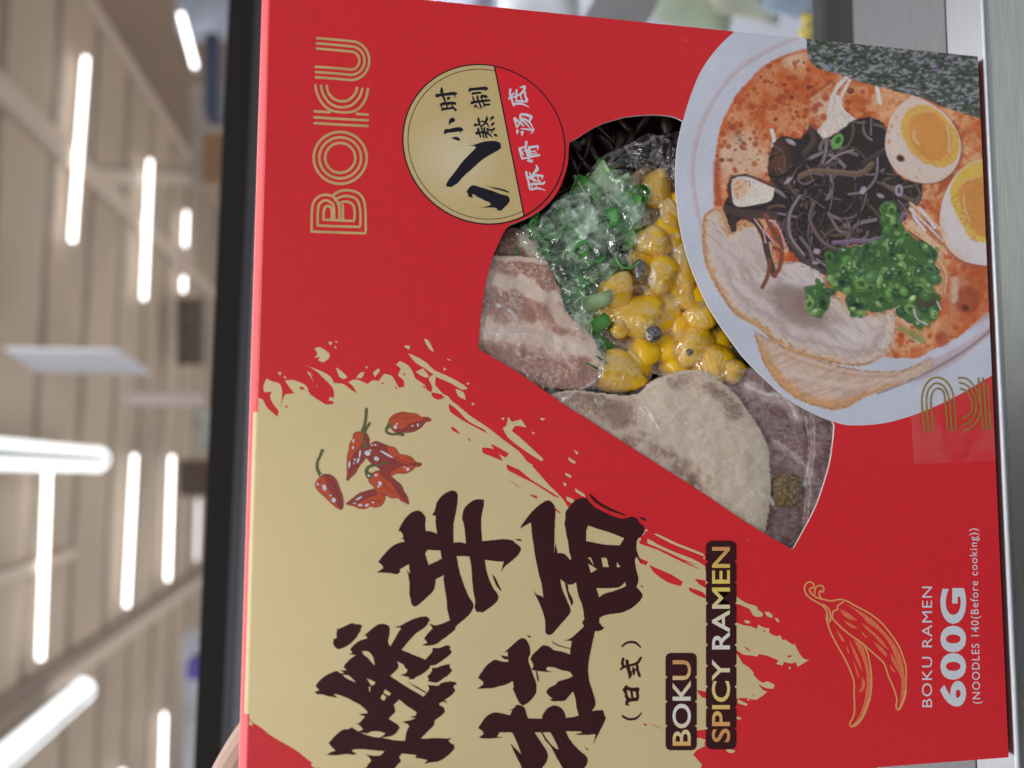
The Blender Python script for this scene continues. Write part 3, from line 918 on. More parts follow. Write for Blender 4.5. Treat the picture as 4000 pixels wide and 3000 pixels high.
chars('badge_character', S1, [[(120, 320, 110), (200, 305, 80), (400, 280, 80), (600, 260, 100), (670, 265, 50)], [(620, 290, 45), (632, 390, 8)], [(255, 110, 55), (250, 200, 88), (270, 300, 62), (330, 420, 58), (350, 510, 50)]],
      [[(400, 385), (430, 355), (480, 360), (498, 390), (475, 420), (440, 440), (415, 465)], [(190, 585), (235, 525), (400, 500), (600, 490), (660, 520), (665, 545), (620, 600), (610, 580), (540, 570), (600, 640), (690, 720), (640, 775), (570, 700), (420, 720), (290, 740), (260, 765), (240, 740), (245, 680), (225, 620)]],
      [[(260, 600), (365, 580), (385, 650), (280, 670)], [(415, 590), (505, 570), (535, 635), (430, 655)]], m_black)
chars('badge_character', S1, [], [[(350, 1260), (440, 1262), (560, 1235), (740, 1205), (820, 1230), (865, 1280), (840, 1310), (790, 1340), (770, 1390), (755, 1325), (600, 1350), (440, 1362), (390, 1375), (350, 1410), (310, 1370), (325, 1310)],
                                  [(460, 1165), (455, 1050), (480, 980), (540, 940), (600, 955), (628, 1000), (610, 1050), (540, 1080), (490, 1120)], [(520, 1525), (570, 1495), (660, 1480), (740, 1510), (770, 1550), (755, 1580), (720, 1592), (660, 1570), (590, 1545)]], [], m_black)
chars('badge_character', S1, [[(1130, 360, 45), (1150, 420, 50), (1170, 480, 45)], [(1260, 330, 50), (1265, 400, 60), (1300, 500, 45), (1370, 660, 50)], [(1410, 500, 40), (1440, 560, 45), (1450, 630, 40)], [(1450, 580, 60), (1600, 570, 55)]],
      [[(1030, 105), (1200, 95), (1480, 65), (1540, 90), (1562, 130), (1530, 160), (1500, 175), (1480, 220), (1475, 165), (1300, 165), (1090, 185), (1045, 220), (1000, 190), (1010, 150)], [(1110, 235), (1250, 215), (1340, 210), (1385, 240), (1350, 265), (1200, 280), (1100, 305), (1090, 280)],
       [(1070, 490), (1130, 470), (1300, 450), (1480, 430), (1610, 425), (1635, 455), (1600, 480), (1450, 500), (1280, 520), (1150, 545), (1100, 570), (1065, 550)], [(1380, 285), (1440, 300), (1520, 310), (1555, 350), (1500, 410), (1480, 430), (1490, 380), (1400, 370), (1410, 440), (1380, 440), (1335, 360), (1360, 310)],
       [(1205, 550), (1250, 620), (1320, 680), (1370, 715), (1280, 680), (1220, 645), (1180, 665), (1155, 630), (1185, 580)]], [], m_black)
chars('badge_character', S1, [[(1290, 950, 50), (1290, 1010, 70), (1330, 1150, 40), (1380, 1200, 40)], [(1520, 880, 10), (1525, 970, 70), (1480, 1080, 60), (1400, 1170, 40), (1350, 1170, 40)], [(1195, 1150, 90), (1260, 1140, 50), (1340, 1150, 30)], [(1340, 1060, 30), (1400, 1040, 40), (1480, 1070, 50), (1540, 1130, 50), (1590, 1220, 10)],
                                 [(1280, 1260, 70), (1290, 1330, 60), (1350, 1480, 50)], [(1365, 1200, 45), (1390, 1300, 45), (1440, 1500, 45)], [(1450, 1230, 50), (1460, 1320, 60), (1520, 1500, 50)], [(1235, 1380, 90), (1320, 1360, 60), (1450, 1350, 60), (1540, 1380, 60), (1620, 1440, 50), (1690, 1510, 10)], [(1530, 1250, 50), (1560, 1340, 50)], [(1530, 1260, 50), (1660, 1290, 50), (1730, 1250, 70)], [(1670, 1310, 50), (1640, 1380, 12)]],
      [[(1620, 1040), (1620, 980), (1650, 910), (1690, 890), (1730, 920), (1720, 960), (1670, 990)], [(1645, 1190), (1645, 1130), (1680, 1080), (1720, 1070), (1750, 1105), (1720, 1140)], [(1700, 1410), (1750, 1390), (1800, 1410), (1830, 1445), (1790, 1485), (1740, 1455)]], [], m_black)
for st in (
    [[(125, 115, 30), (120, 170, 25), (135, 230, 25), (175, 350, 28)], [(105, 250, 25), (160, 185, 25), (180, 170, 20)], [(180, 330, 30), (290, 325, 28), (400, 375, 8)], [(215, 125, 28), (215, 190, 25), (210, 290, 20)], [(335, 75, 35), (320, 140, 35), (260, 190, 25), (150, 235, 20)], [(265, 90, 10), (320, 70, 30)], [(270, 190, 20), (300, 290, 15)], [(345, 160, 25), (345, 210, 25), (370, 270, 35), (360, 300, 20)], [(210, 285, 25), (350, 290, 25)]],
    [[(190, 545, 40), (260, 600, 25), (320, 650, 22)], [(185, 555, 25), (225, 680, 20)], [(230, 660, 20), (300, 560, 20)], [(290, 480, 30), (370, 490, 35), (435, 520, 40), (410, 580, 25)], [(270, 490, 25), (275, 560, 25)], [(300, 540, 25), (400, 590, 25), (460, 690, 10)], [(300, 570, 25), (360, 620, 25), (410, 680, 10)], [(230, 725, 38), (225, 770, 12)], [(300, 745, 42), (295, 795, 12)], [(280, 690, 12), (400, 705, 25), (470, 705, 30), (430, 765, 10)]],
    [[(360, 890, 35), (355, 960, 25)], [(265, 990, 40), (300, 1140, 20)], [(255, 985, 25), (340, 960, 25), (390, 1130, 20)], [(300, 1130, 25), (390, 1125, 20)], [(300, 1030, 15), (320, 1080, 15)], [(330, 1020, 15), (350, 1010, 15)], [(400, 980, 35), (430, 1110, 25)], [(400, 970, 35), (530, 950, 30), (530, 1000, 15)], [(430, 1105, 25), (550, 1080, 30)], [(435, 1030, 15), (500, 1020, 15)], [(445, 1065, 15), (510, 1050, 15)], [(380, 1160, 20), (440, 1180, 25), (450, 1150, 15)], [(375, 1000, 15), (420, 1180, 18)]],
    [[(360, 1330, 30), (370, 1400, 25), (400, 1500, 25), (410, 1580, 20)], [(430, 1590, 25), (530, 1570, 25), (640, 1600, 8)], [(390, 1510, 25), (610, 1500, 30), (630, 1470, 15)], [(410, 1340, 20), (430, 1400, 25), (500, 1450, 15)], [(505, 1225, 10), (520, 1290, 45), (450, 1370, 20)], [(380, 1420, 30), (500, 1380, 30), (600, 1390, 30), (590, 1430, 15)], [(420, 1430, 18), (570, 1480, 15)], [(450, 1410, 15), (480, 1480, 15)], [(520, 1400, 15), (560, 1470, 15)], [(440, 1510, 12), (445, 1570, 15)], [(500, 1510, 12), (510, 1560, 12)]],
):
    chars('badge_character', S2, st, [], [], m_white, 0.17, 1.15)

# ---- printed lettering with the built-in typeface


def lettering(name, text, x_cap, x_base, y0, y1, material, h, parent, bold=0.0, track=1.0, descend=False, col=None, ref='H', x_cap1=None, x_base1=None):
    """letters run up the photo from y0 to y1, baseline at x_base, capitals reach x_cap"""
    cu = bpy.data.curves.new(name, 'FONT')
    cu.body = text
    cu.size = 1
    cu.offset = bold
    cu.space_character = track
    cu.resolution_u = 4
    cu.fill_mode = 'FRONT'
    tmp = bpy.data.objects.new(name, cu)
    COL.objects.link(tmp)
    dg = bpy.context.evaluated_depsgraph_get()
    me = bpy.data.meshes.new_from_object(tmp.evaluated_get(dg))
    bpy.data.objects.remove(tmp)
    co = np.empty(len(me.vertices) * 3)
    me.vertices.foreach_get('co', co)
    co = co.reshape(-1, 3)
    x0, x1 = co[:, 0].min(), co[:, 0].max()
    b0_, b1_ = -bold, 0.727 + bold
    if ref == 'H':
        pass
    s = (co[:, 0] - x0) / (x1 - x0)
    t = (co[:, 1] - b0_) / (b1_ - b0_)
    P00, P10, P01, P11 = face([(x_base, y0), (x_base1 or x_base, y1), (x_cap, y0), (x_cap1 or x_cap, y1)])
    uv = (1 - s)[:, None] * (1 - t)[:, None] * P00 + s[:, None] * (1 - t)[:, None] * P10 + (1 - s)[:, None] * t[:, None] * P01 + s[:, None] * t[:, None] * P11
    out = np.stack([uv[:, 0] / 1000, np.full(len(s), -h / 1000), uv[:, 1] / 1000], 1)
    me.vertices.foreach_set('co', out.ravel())
    me.update()
    me.name = name
    if col is not None:
        set_col(me, col(s))
    return link(name, me, parent, [material])


def gradcol(stops):
    def g(s):
        xs_ = [a for a, _ in stops]
        c = np.array([ink(*b) for _, b in stops])
        return np.stack([np.interp(s, xs_, c[:, i]) for i in range(3)], 1)
    return g


def scallop(x0, x1, y0, y1, n, r, cut):
    """dark backing strip following the letters: rounded ends, small nicks along both sides"""
    pts = []
    ys = np.linspace(y0, y1, n + 1)
    for side, x in ((0, x0), (1, x1)):
        seq = ys if side == 0 else ys[::-1]
        sg = 1 if side == 0 else -1
        st = 1 if seq[-1] > seq[0] else -1
        for i in range(n + 1):
            if i == 0:
                pts += [(x + sg * r, seq[0]), (x + sg * r * .3, seq[0] + st * r * .3), (x, seq[0] + st * r)]
            elif i == n:
                pts += [(x, seq[-1] - st * r), (x + sg * r * .3, seq[-1] - st * r * .3), (x + sg * r, seq[-1])]
            else:
                pts += [(x, seq[i] - st * 7), (x + sg * cut, seq[i]), (x, seq[i] + st * 7)]
    return face(pts)


lab = thing('product_name', '', 'x')
del lab['label'], lab['category']
lab.parent = box
printed('name_backing', [scallop(2599, 2721, 2550, 2930, 4, 18, 8)], m_ink, 0.15, lab)
printed('name_backing', [scallop(2757, 2876, 2112, 2926, 10, 20, 8)], m_ink, 0.15, lab)
lettering('name_lettering', 'BOKU', 2622, 2697, 2912, 2578, m_grad, 0.2, lab, 0.014, 1.0,
          col=gradcol([(0, (196, 148, 78)), (.12, (240, 222, 160)), (.4, (222, 220, 222)), (.62, (232, 224, 200)), (.85, (196, 156, 96)), (1, (176, 124, 78))]))
lettering('name_lettering', 'SPICY RAMEN', 2776, 2850, 2898, 2136, m_grad, 0.2, lab, 0.014, 1.0,
          col=gradcol([(0, (180, 122, 76)), (.1, (206, 150, 90)), (.2, (226, 204, 110)), (.33, (220, 208, 150)), (.5, (226, 222, 224)), (.64, (228, 222, 196)), (.78, (214, 196, 96)), (.88, (214, 186, 90)), (1, (176, 124, 80))]))
wt = thing('weight_lettering', '', 'x')
del wt['label'], wt['category']
wt.parent = box
lettering('weight_line', 'BOKU RAMEN', 3599, 3640, 2762, 2291, m_white, 0.06, wt, 0.0, 1.12)
lettering('weight_line', '600G', 3668, 3772, 2760, 2297, m_white, 0.06, wt, 0.035, 1.05)
lettering('weight_line', '(NOODLES 140(Before cooking))', 3797, 3829, 2749, 2064, m_white, 0.06, wt, 0.004, 1.16, x_cap1=3783, x_base1=3815)

# ---- gold line drawing of two chillies
S5 = (3100, 2250, 2.634)
ch = thing('chilli_drawing', '', 'x')
del ch['label'], ch['category']
ch.parent = box
printed('chilli_shading', [fz(S5, p, 3, 60) for p in (
    [(500, 280), (640, 340), (800, 440), (920, 560), (1040, 700), (1110, 850), (1140, 1000), (1140, 1180), (1090, 1330), (1110, 1100), (1080, 950), (1030, 800), (960, 660), (860, 550), (770, 490), (700, 410), (600, 330)],
    [(620, 660), (700, 700), (750, 850), (790, 1000), (785, 1200), (720, 1400), (620, 1520), (700, 1380), (740, 1200), (750, 1050), (720, 880), (660, 740)],
    [(470, 340), (560, 380), (660, 460), (540, 430)], [(510, 450), (600, 500), (665, 535), (590, 530)], [(700, 480), (780, 540), (880, 630), (950, 720), (980, 765), (900, 700), (820, 610), (740, 540)],
    [(820, 670), (900, 730), (960, 800), (955, 835), (880, 760)], [(680, 555), (720, 590), (760, 635), (735, 630)], [(1000, 790), (1050, 870), (1080, 960), (1110, 1060), (1060, 960), (1010, 870)], [(985, 910), (1020, 950), (1050, 990), (1010, 970)],
    [(440, 550), (490, 610), (530, 680), (490, 660)], [(570, 660), (630, 760), (680, 880), (710, 990), (670, 920), (610, 780)], [(540, 710), (565, 760), (575, 805), (550, 770)], [(610, 870), (650, 950), (680, 1050), (655, 1020)], [(700, 1040), (735, 1090), (720, 1170), (670, 1200), (700, 1120)])],
    m_shade, 0.05, ch)
printed('chilli_outline', [fs(S5, p, 17) for p in (
    [(290, 235), (380, 255), (470, 240), (540, 255), (640, 310), (780, 385), (900, 480), (1000, 600), (1080, 720), (1130, 850), (1155, 950), (1155, 1080), (1150, 1180), (1130, 1280), (1090, 1370), (1062, 1372), (1052, 1340), (1060, 1270), (1030, 1160), (970, 1020), (930, 900), (860, 830), (770, 750), (690, 680), (600, 620), (500, 540), (400, 440), (372, 420)],
    [(345, 480), (380, 580), (440, 700), (520, 840), (580, 970), (620, 1090), (620, 1200), (625, 1380), (610, 1450), (575, 1520), (592, 1550), (640, 1535), (700, 1470), (750, 1360), (790, 1220), (800, 1080), (790, 940), (760, 800), (720, 700)],
    [(350, 490), (335, 440), (345, 390), (320, 330), (260, 280), (180, 235), (125, 180), (110, 120), (130, 75), (170, 60), (205, 85), (205, 120), (170, 125), (165, 155), (210, 205), (290, 240)], [(300, 290), (360, 340), (380, 420)],
    [(215, 185), (220, 130), (250, 100), (290, 100), (310, 130), (300, 165), (268, 150), (262, 190), (280, 228)], [(395, 430), (405, 365), (455, 345), (450, 310), (512, 262)])],
    m_line, 0.1, ch)
for p in ([(1150, 1180), (1130, 1270), (1085, 1360)], [(780, 1260), (740, 1370), (690, 1470), (610, 1540)], [(340, 400), (350, 480), (375, 450)]):
    printed('chilli_outline', [fs(S5, p, 26)], m_line, 0.14, ch)

# ---- six printed peppers
S6 = (1190, 1560, 3.687)
PEP = [
    ([(1210, 330), (1225, 280), (1290, 220), (1410, 185), (1520, 200), (1610, 210), (1680, 255), (1760, 258), (1810, 280), (1825, 300), (1800, 315), (1740, 330), (1690, 390), (1620, 440), (1540, 470), (1420, 478), (1320, 475), (1260, 430), (1240, 390)],
     [[(1250, 400), (1400, 430), (1500, 350), (1600, 320), (1700, 290), (1750, 262), (1805, 285), (1740, 328), (1690, 388), (1620, 438), (1540, 466), (1420, 474), (1320, 470)]],
     [[(1222, 350, 42), (1200, 400, 46), (1175, 430, 28), (1190, 480, 26), (1250, 500, 24), (1340, 500, 24), (1420, 510, 32)]],
     [(1305, 400, 25, 30, 0), (1326, 352, 13, 16, 0), (1630, 370, 13, 25, 0), (1553, 381, 22, 9, -.2)], [[(1280, 280), (1330, 240), (1390, 205)], [(1400, 290), (1440, 265), (1480, 272), (1540, 255), (1620, 255)], [(1410, 438), (1480, 415), (1540, 380), (1590, 370)]]),
    ([(820, 465), (740, 475), (705, 500), (690, 570), (650, 640), (640, 720), (615, 830), (612, 960), (615, 1080), (605, 1150), (625, 1170), (660, 1130), (740, 1050), (770, 970), (830, 910), (870, 860), (885, 800), (870, 720), (925, 640), (930, 570), (890, 490), (860, 460)],
     [[(840, 480), (888, 492), (926, 570), (921, 640), (868, 720), (881, 800), (828, 908), (738, 1046), (625, 1164), (608, 1150), (640, 1000), (680, 820), (780, 700), (830, 600)]],
     [[(890, 140, 32), (880, 280, 30), (860, 380, 34), (835, 455, 42)]],
     [(702, 597, 14, 29, .1), (697, 695, 15, 23, .1), (795, 780, 14, 55, .12), (770, 880, 16, 42, .35), (645, 940, 14, 50, .1), (721, 868, 13, 20, 0), (709, 921, 10, 15, 0)], [[(650, 1060), (680, 980), (760, 950)]]),
    ([(935, 650), (1020, 605), (1090, 625), (1200, 670), (1300, 700), (1370, 790), (1440, 800), (1540, 840), (1610, 910), (1670, 915), (1685, 940), (1650, 965), (1600, 970), (1530, 1030), (1450, 1065), (1330, 1065), (1250, 1095), (1190, 1060), (1100, 1020), (1040, 965), (960, 920), (890, 830), (868, 740)],
     [[(935, 654), (1020, 609), (1090, 629), (1180, 668), (1220, 790), (1330, 880), (1450, 930), (1600, 910), (1668, 920), (1680, 940), (1648, 960), (1400, 960), (1260, 1040), (1220, 1075), (1100, 1016), (1040, 961), (960, 916), (893, 830), (872, 740)]],
     [[(935, 345, 28), (890, 420, 26), (850, 510, 30), (850, 600, 26), (885, 680, 60)]],
     [(1035, 855, 38, 30, .5), (905, 775, 42, 36, .4), (1180, 790, 110, 15, .52), (1485, 1007, 25, 23, 0), (970, 657, 18, 13, 0), (1020, 657, 17, 14, 0), (945, 735, 20, 14, .4), (1437, 978, 16, 10, 0)],
     [[(985, 690), (1060, 705), (1180, 780), (1260, 840), (1320, 910)], [(1310, 830), (1400, 890), (1500, 910), (1600, 935)], [(1440, 840), (1540, 870)], [(940, 820), (1040, 890), (1100, 910)]]),
    ([(600, 1495), (640, 1470), (700, 1420), (800, 1350), (900, 1320), (1000, 1295), (1060, 1340), (1150, 1390), (1150, 1450), (1110, 1520), (1030, 1555), (950, 1540), (860, 1575), (760, 1560), (700, 1530), (630, 1520)],
     [[(606, 1495), (700, 1424), (800, 1354), (1000, 1299), (1060, 1344), (1000, 1390), (860, 1430), (800, 1500), (680, 1515)]], [],
     [(782, 1425, 55, 13, -.5), (800, 1522, 32, 18, 0), (897, 1522, 34, 16, -.4), (985, 1482, 20, 14, 0), (720, 1495, 24, 9, -.1)], [[(840, 1450), (920, 1400), (1040, 1375)], [(930, 1475), (990, 1455), (1060, 1470), (1110, 1440)]]),
    ([(930, 1130), (975, 1070), (1040, 1035), (1130, 1030), (1200, 1070), (1300, 1160), (1390, 1240), (1430, 1330), (1470, 1390), (1500, 1490), (1490, 1510), (1440, 1480), (1390, 1460), (1350, 1420), (1250, 1420), (1190, 1390), (1080, 1350), (1020, 1310), (1000, 1260), (930, 1190)],
     [[(1060, 1036), (1130, 1034), (1300, 1164), (1388, 1242), (1428, 1332), (1466, 1390), (1494, 1490), (1440, 1476), (1370, 1400), (1290, 1280), (1240, 1200), (1150, 1140)]],
     [[(935, 1100, 95), (890, 1050, 42), (905, 990, 34), (960, 955, 30), (1060, 945, 26), (1185, 908, 26)]],
     [(1085, 1210, 25, 35, -.2), (1062, 1257, 15, 17, 0), (1028, 1090, 24, 18, -.5), (925, 1100, 18, 14, 0)], [[(1130, 1250), (1200, 1275), (1240, 1330), (1300, 1345)], [(1260, 1180), (1300, 1240), (1390, 1340), (1440, 1430)], [(1140, 1210), (1165, 1230)]]),
    ([(210, 1130), (270, 1085), (330, 1080), (400, 1105), (460, 1170), (500, 1280), (540, 1380), (555, 1480), (545, 1570), (515, 1585), (450, 1550), (380, 1490), (300, 1410), (200, 1320), (160, 1250), (165, 1190)],
     [[(270, 1089), (398, 1109), (496, 1282), (551, 1480), (541, 1568), (515, 1580), (440, 1500), (370, 1350), (320, 1250), (300, 1150)]],
     [[(255, 735, 34), (220, 820, 26), (185, 900, 28), (180, 990, 30), (215, 1070, 36), (240, 1100, 46)]],
     [(285, 1270, 28, 47, -.35), (420, 1450, 30, 34, -.3), (190, 1220, 16, 18, 0), (375, 1385, 16, 14, 0), (236, 1090, 12, 12, 0)], [[(320, 1110), (390, 1170), (440, 1260), (470, 1370), (510, 1450), (512, 1530)], [(215, 1200), (230, 1160)]]),
]
pp = thing('pepper_illustration', '', 'x')
del pp['label'], pp['category']
pp.parent = box
hh = 0.06
for outl, dark, stems, hl, veins in PEP:
    base = fz(S6, outl, 3, 70)
    ol = fs(S6, [(a, b) for a, b in outl] + [outl[0]], 12)
    ps = [fs(S6, [(a, b, w + 12) for a, b, w in s]) for s in stems]
    printed('pepper_print', [base, ol] + ps, m_pepo, hh, pp)
    printed('pepper_print', [smooth_poly(face([q[:2] for q in zm(*S6, outl)]) * 0.985 + face([q[:2] for q in zm(*S6, outl)]).mean(0) * 0.015, 3, 70)], m_pep, hh + .02, pp)
    printed('pepper_print', [fz(S6, d, 3, 70) for d in dark], m_pepd, hh + .04, pp)
    top_ = [fs(S6, s, 7) for s in veins]
    if top_:
        printed('pepper_print', top_, m_pepo, hh + .06, pp)
    if stems:
        printed('pepper_print', [fs(S6, s) for s in stems], m_peps, hh + .08, pp)
    printed('pepper_print', [ell(S6, *q) for q in hl], m_white, hh + .1, pp)
    hh += .012

# ------------------------------------------------------------------ printed picture of the ramen bowl
printed('bowl_rim_print', [bowl_mm], m_rim, 0.03, box, clip=np.array([(-HW, 0), (HW, 0), (HW, HH), (-HW, HH)]))
GX, GY = np.meshgrid(np.arange(36, 1345, 2.6), np.arange(-20, 1650, 2.6))
IMG = np.zeros(GX.shape + (3,))
IDS = np.zeros(GX.shape, int)
RP = random.Random(21)


def c3(*c):
    return np.array(ink(*c))


def lay(colour, mask, pid=None):
    global IMG
    m = np.clip(mask, 0, 1)[..., None]
    IMG = IMG * (1 - m) + (colour if isinstance(colour, np.ndarray) and colour.ndim == 3 else np.asarray(colour)[None, None]) * m
    if pid is not None:
        IDS[mask > 0.5] = pid


def win(pts, pad):
    xs_ = [p[0] for p in pts]
    ys_ = [p[1] for p in pts]
    j0 = max(0, int((min(xs_) - pad - 36) / 2.6))
    j1 = min(GX.shape[1], int((max(xs_) + pad - 36) / 2.6) + 2)
    i0 = max(0, int((min(ys_) - pad + 20) / 2.6))
    i1 = min(GX.shape[0], int((max(ys_) + pad + 20) / 2.6) + 2)
    return slice(i0, max(i0, i1)), slice(j0, max(j0, j1))


def pmask(pts, aa=3.0, sub=3, wob=0.0, seed=0, sm=True):
    P = smooth_poly(pts, sub, 60) if sm else np.asarray(pts, float)
    out = np.zeros(GX.shape)
    w = win(P, aa * 3 + wob)
    X, Y = GX[w], GY[w]
    if X.size == 0:
        return out
    if wob:
        X = X + (fbm(X / 14, Y / 14, seed) - .5) * wob * 2
        Y = Y + (fbm(X / 14, Y / 14, seed + 5) - .5) * wob * 2
    d = seg_dist(X, Y, P)
    ins = inside(P, np.stack([X.ravel(), Y.ravel()], 1)).reshape(X.shape)
    out[w] = sst(-aa, aa, np.where(ins, d, -d))
    return out


def pdist(pts, sub=3):
    """signed distance inside a shape"""
    P = smooth_poly(pts, sub, 60)
    d = seg_dist(GX, GY, P)
    ins = inside(P, np.stack([GX.ravel(), GY.ravel()], 1)).reshape(GX.shape)
    return np.where(ins, d, -d)


def lmask(pts, w, aa=2.5, taper=True):
    """painted line"""
    P = smooth_poly([p[:2] for p in pts], 4, 80, closed=False) if len(pts) > 2 else np.asarray([p[:2] for p in pts], float)
    out = np.zeros(GX.shape)
    s = win(P, w + aa * 2)
    X, Y = GX[s], GY[s]
    if X.size == 0:
        return out
    out[s] = sst(w / 2 + aa, w / 2 - aa, seg_dist(X, Y, P, False))
    return out


def emask(x, y, a, b, ang=0, aa=3.0):
    out = np.zeros(GX.shape)
    s = win([(x - max(a, b), y - max(a, b)), (x + max(a, b), y + max(a, b))], aa * 2)
    X, Y = GX[s] - x, GY[s] - y
    if X.size == 0:
        return out
    c, n = math.cos(ang), math.sin(ang)
    r = np.hypot((X * c + Y * n) / a, (-X * n + Y * c) / b)
    k = aa / min(a, b)
    out[s] = sst(1 + k, 1 - k, r)
    return out


N1 = fbm(GX / 60, GY / 60, 3, 5)
N2 = fbm(GX / 18, GY / 18, 8, 4)
N3 = fbm(GX / 7, GY / 7, 12, 3)


def vary(colour, amt=0.12, n=None):
    n = N2 if n is None else n
    return np.asarray(colour)[None, None] * (1 + (n[..., None] - .5) * 2 * amt)


# bowl rim
lay(vary(c3(196, 200, 216), 0.03, N1), np.ones(GX.shape), 1)
dB = pdist(BOWL)
inner = [(600, 20), (480, 68), (400, 108), (300, 172), (230, 250), (172, 340), (138, 420), (115, 510), (108, 600), (118, 700), (140, 800), (170, 900)]
lay(c3(170, 150, 158), 0.75 * lmask(inner, 17, 6) * (0.55 + 0.6 * N2))
lay(c3(158, 138, 140), 0.6 * lmask([(p[0] + 6, p[1] + 4) for p in inner], 4, 4))
lay(c3(200, 200, 218), 0.5 * lmask([(p[0] + 26, p[1] + 18) for p in inner], 22, 12))
for i in range(50):
    lay(c3(120, 120, 140), 0.35 * emask(RP.uniform(50, 220), RP.uniform(100, 900), 2.5, 2.5, 0, 2))
lay(c3(172, 172, 194), 0.6 * lmask([(160, 1130), (260, 1290), (380, 1420), (520, 1510)], 40, 26))
# broth
SOUP = [(640, 70), (570, 95), (480, 122), (400, 163), (330, 232), (280, 292), (240, 370), (215, 440), (203, 520), (195, 600), (195, 680), (200, 760), (300, 900), (700, 1290), (1000, 1350),
        (1085, 1312), (1150, 1285), (1220, 1235), (1280, 1180), (1345, 1110), (1345, 60)]
soup = pmask(SOUP, 4, 3, 5, 4)
t = sst(0.38, 0.62, N1 * 0.75 + N2 * 0.25)[..., None]
soupcol = c3(196, 146, 106) * (1 - t) + c3(178, 94, 48) * t
t2 = sst(0.5, 0.7, fbm(GX / 90 + 5, GY / 90, 31, 3) * 0.7 + N2 * 0.3)[..., None]
soupcol = soupcol * (1 - t2) + c3(156, 70, 34) * t2
t3 = .55 * np.clip(emask(420, 290, 170, 150, -.7, 90) + emask(640, 280, 130, 90, 0, 60), 0, 1)[..., None]
soupcol = soupcol * (1 - t3) + c3(168, 80, 40) * t3
pale = np.clip( emask(300, 545, 95, 110, 0, 45) + emask(520, 130, 50, 38, 0, 25) + emask(640, 330, 40, 50, .3, 25) + emask(420, 560, 50, 30, 0, 20) + emask(1180, 1090, 35, 70, .2, 25), 0, 1)[..., None]
soupcol = soupcol * (1 - 0.75 * pale) + c3(200, 174, 152) * (0.75 * pale)
lay(soupcol, soup, 2)
lay(c3(176, 84, 46), 0.75 * lmask([(560, 100), (480, 128), (400, 170), (335, 238), (285, 300), (246, 378), (222, 445), (210, 520), (204, 600), (206, 690)], 14, 8))
lay(c3(150, 70, 52), 0.9 * lmask([(208, 560), (210, 640), (214, 720)], 26, 14))
for i in range(420):
    if i < 330:
        x, y = RP.uniform(205, 800), RP.uniform(90, 640)
    else:
        x, y = RP.uniform(950, 1320), RP.uniform(250, 1290)
    r = RP.choice([4, 4, 5, 6, 7, 9, 11, 13, 15])
    lay(c3(*RP.choice([(156, 60, 30), (150, 66, 36), (140, 52, 30), (168, 86, 44)])), soup * 0.75 * emask(x, y, r, r * RP.uniform(.8, 1.1), RP.random(), 2.5))
    if r > 5:
        lay(c3(150, 62, 40), soup * 0.5 * emask(x, y, r * .55, r * .5, 0, 2.5))
for x, y, r in ((385, 208, 6), (435, 195, 5), (480, 240, 8), (430, 232, 5), (530, 350, 7), (445, 380, 9), (580, 250, 11), (560, 150, 6), (300, 465, 6), (320, 500, 6), (225, 545, 11), (750, 265, 15), (510, 290, 9)):
    lay(c3(96, 42, 34), 0.85 * emask(x, y, r, r * .9, 0, 3))
for i in range(26):
    lay(c3(96, 92, 88), 0.6 * emask(290 + RP.gauss(0, 10) + i, 430 + i * 2.2 + RP.gauss(0, 6), 3.5, 3, 0, 2.5))
# lower right of the broth
lay(c3(166, 78, 42), 0.55 * pmask([(1100, 980), (1345, 960), (1345, 1150), (1220, 1230), (1090, 1300), (1120, 1120)], 20))
lay(c3(136, 58, 34), 0.8 * emask(1222, 1112, 52, 58, 0, 10))
lay(c3(70, 34, 28), 0.9 * emask(1215, 1145, 13, 11, 0, 6))
lay(c3(206, 178, 150), 0.75 * lmask([(1172, 1030), (1170, 1110)], 26, 10))
lay(c3(140, 52, 36), 0.7 * emask(1120, 1270, 30, 30, 0, 14))
# bowl wall at the lower right
wall_ = [(1345, 1175), (1290, 1215), (1220, 1275), (1140, 1325), (1060, 1365), (985, 1400), (975, 1450), (1060, 1430), (1150, 1380), (1240, 1315), (1345, 1225)]
lay(vary(c3(168, 152, 162), .1), pmask(wall_, 5), 1)
lay(c3(112, 98, 100), .8 * lmask([(1345, 1208), (1250, 1290), (1160, 1350), (1060, 1405), (960, 1450), (860, 1490)], 11, 5))
lay(c3(196, 196, 212), .8 * lmask([(1345, 1178), (1270, 1240), (1180, 1295), (1090, 1335)], 15, 6))
# noodles
for pts, w in (([(735, 208), (692, 255), (668, 325), (662, 390)], 17), ([(430, 425), (440, 470), (428, 525)], 17), ([(856, 252), (868, 312)], 17), ([(745, 222), (705, 300)], 12)):
    lay(c3(214, 206, 202), lmask(pts, w), 3)
for i in range(26):
    a = i / 25
    lay(c3(*RP.choice([(222, 216, 214), (204, 190, 182), (190, 168, 156), (228, 224, 222)])), lmask([(690 + 20 * RP.random(), 290 + 30 * RP.random()), (670 + a * 60, 360 + RP.uniform(-10, 10)), (605 + a * 200, 455 - a * 50 + RP.uniform(-14, 14))], RP.uniform(8, 14)), 3)
lay(c3(196, 160, 120), 0.6 * lmask([(590, 300), (640, 262), (670, 240)], 10, 5))
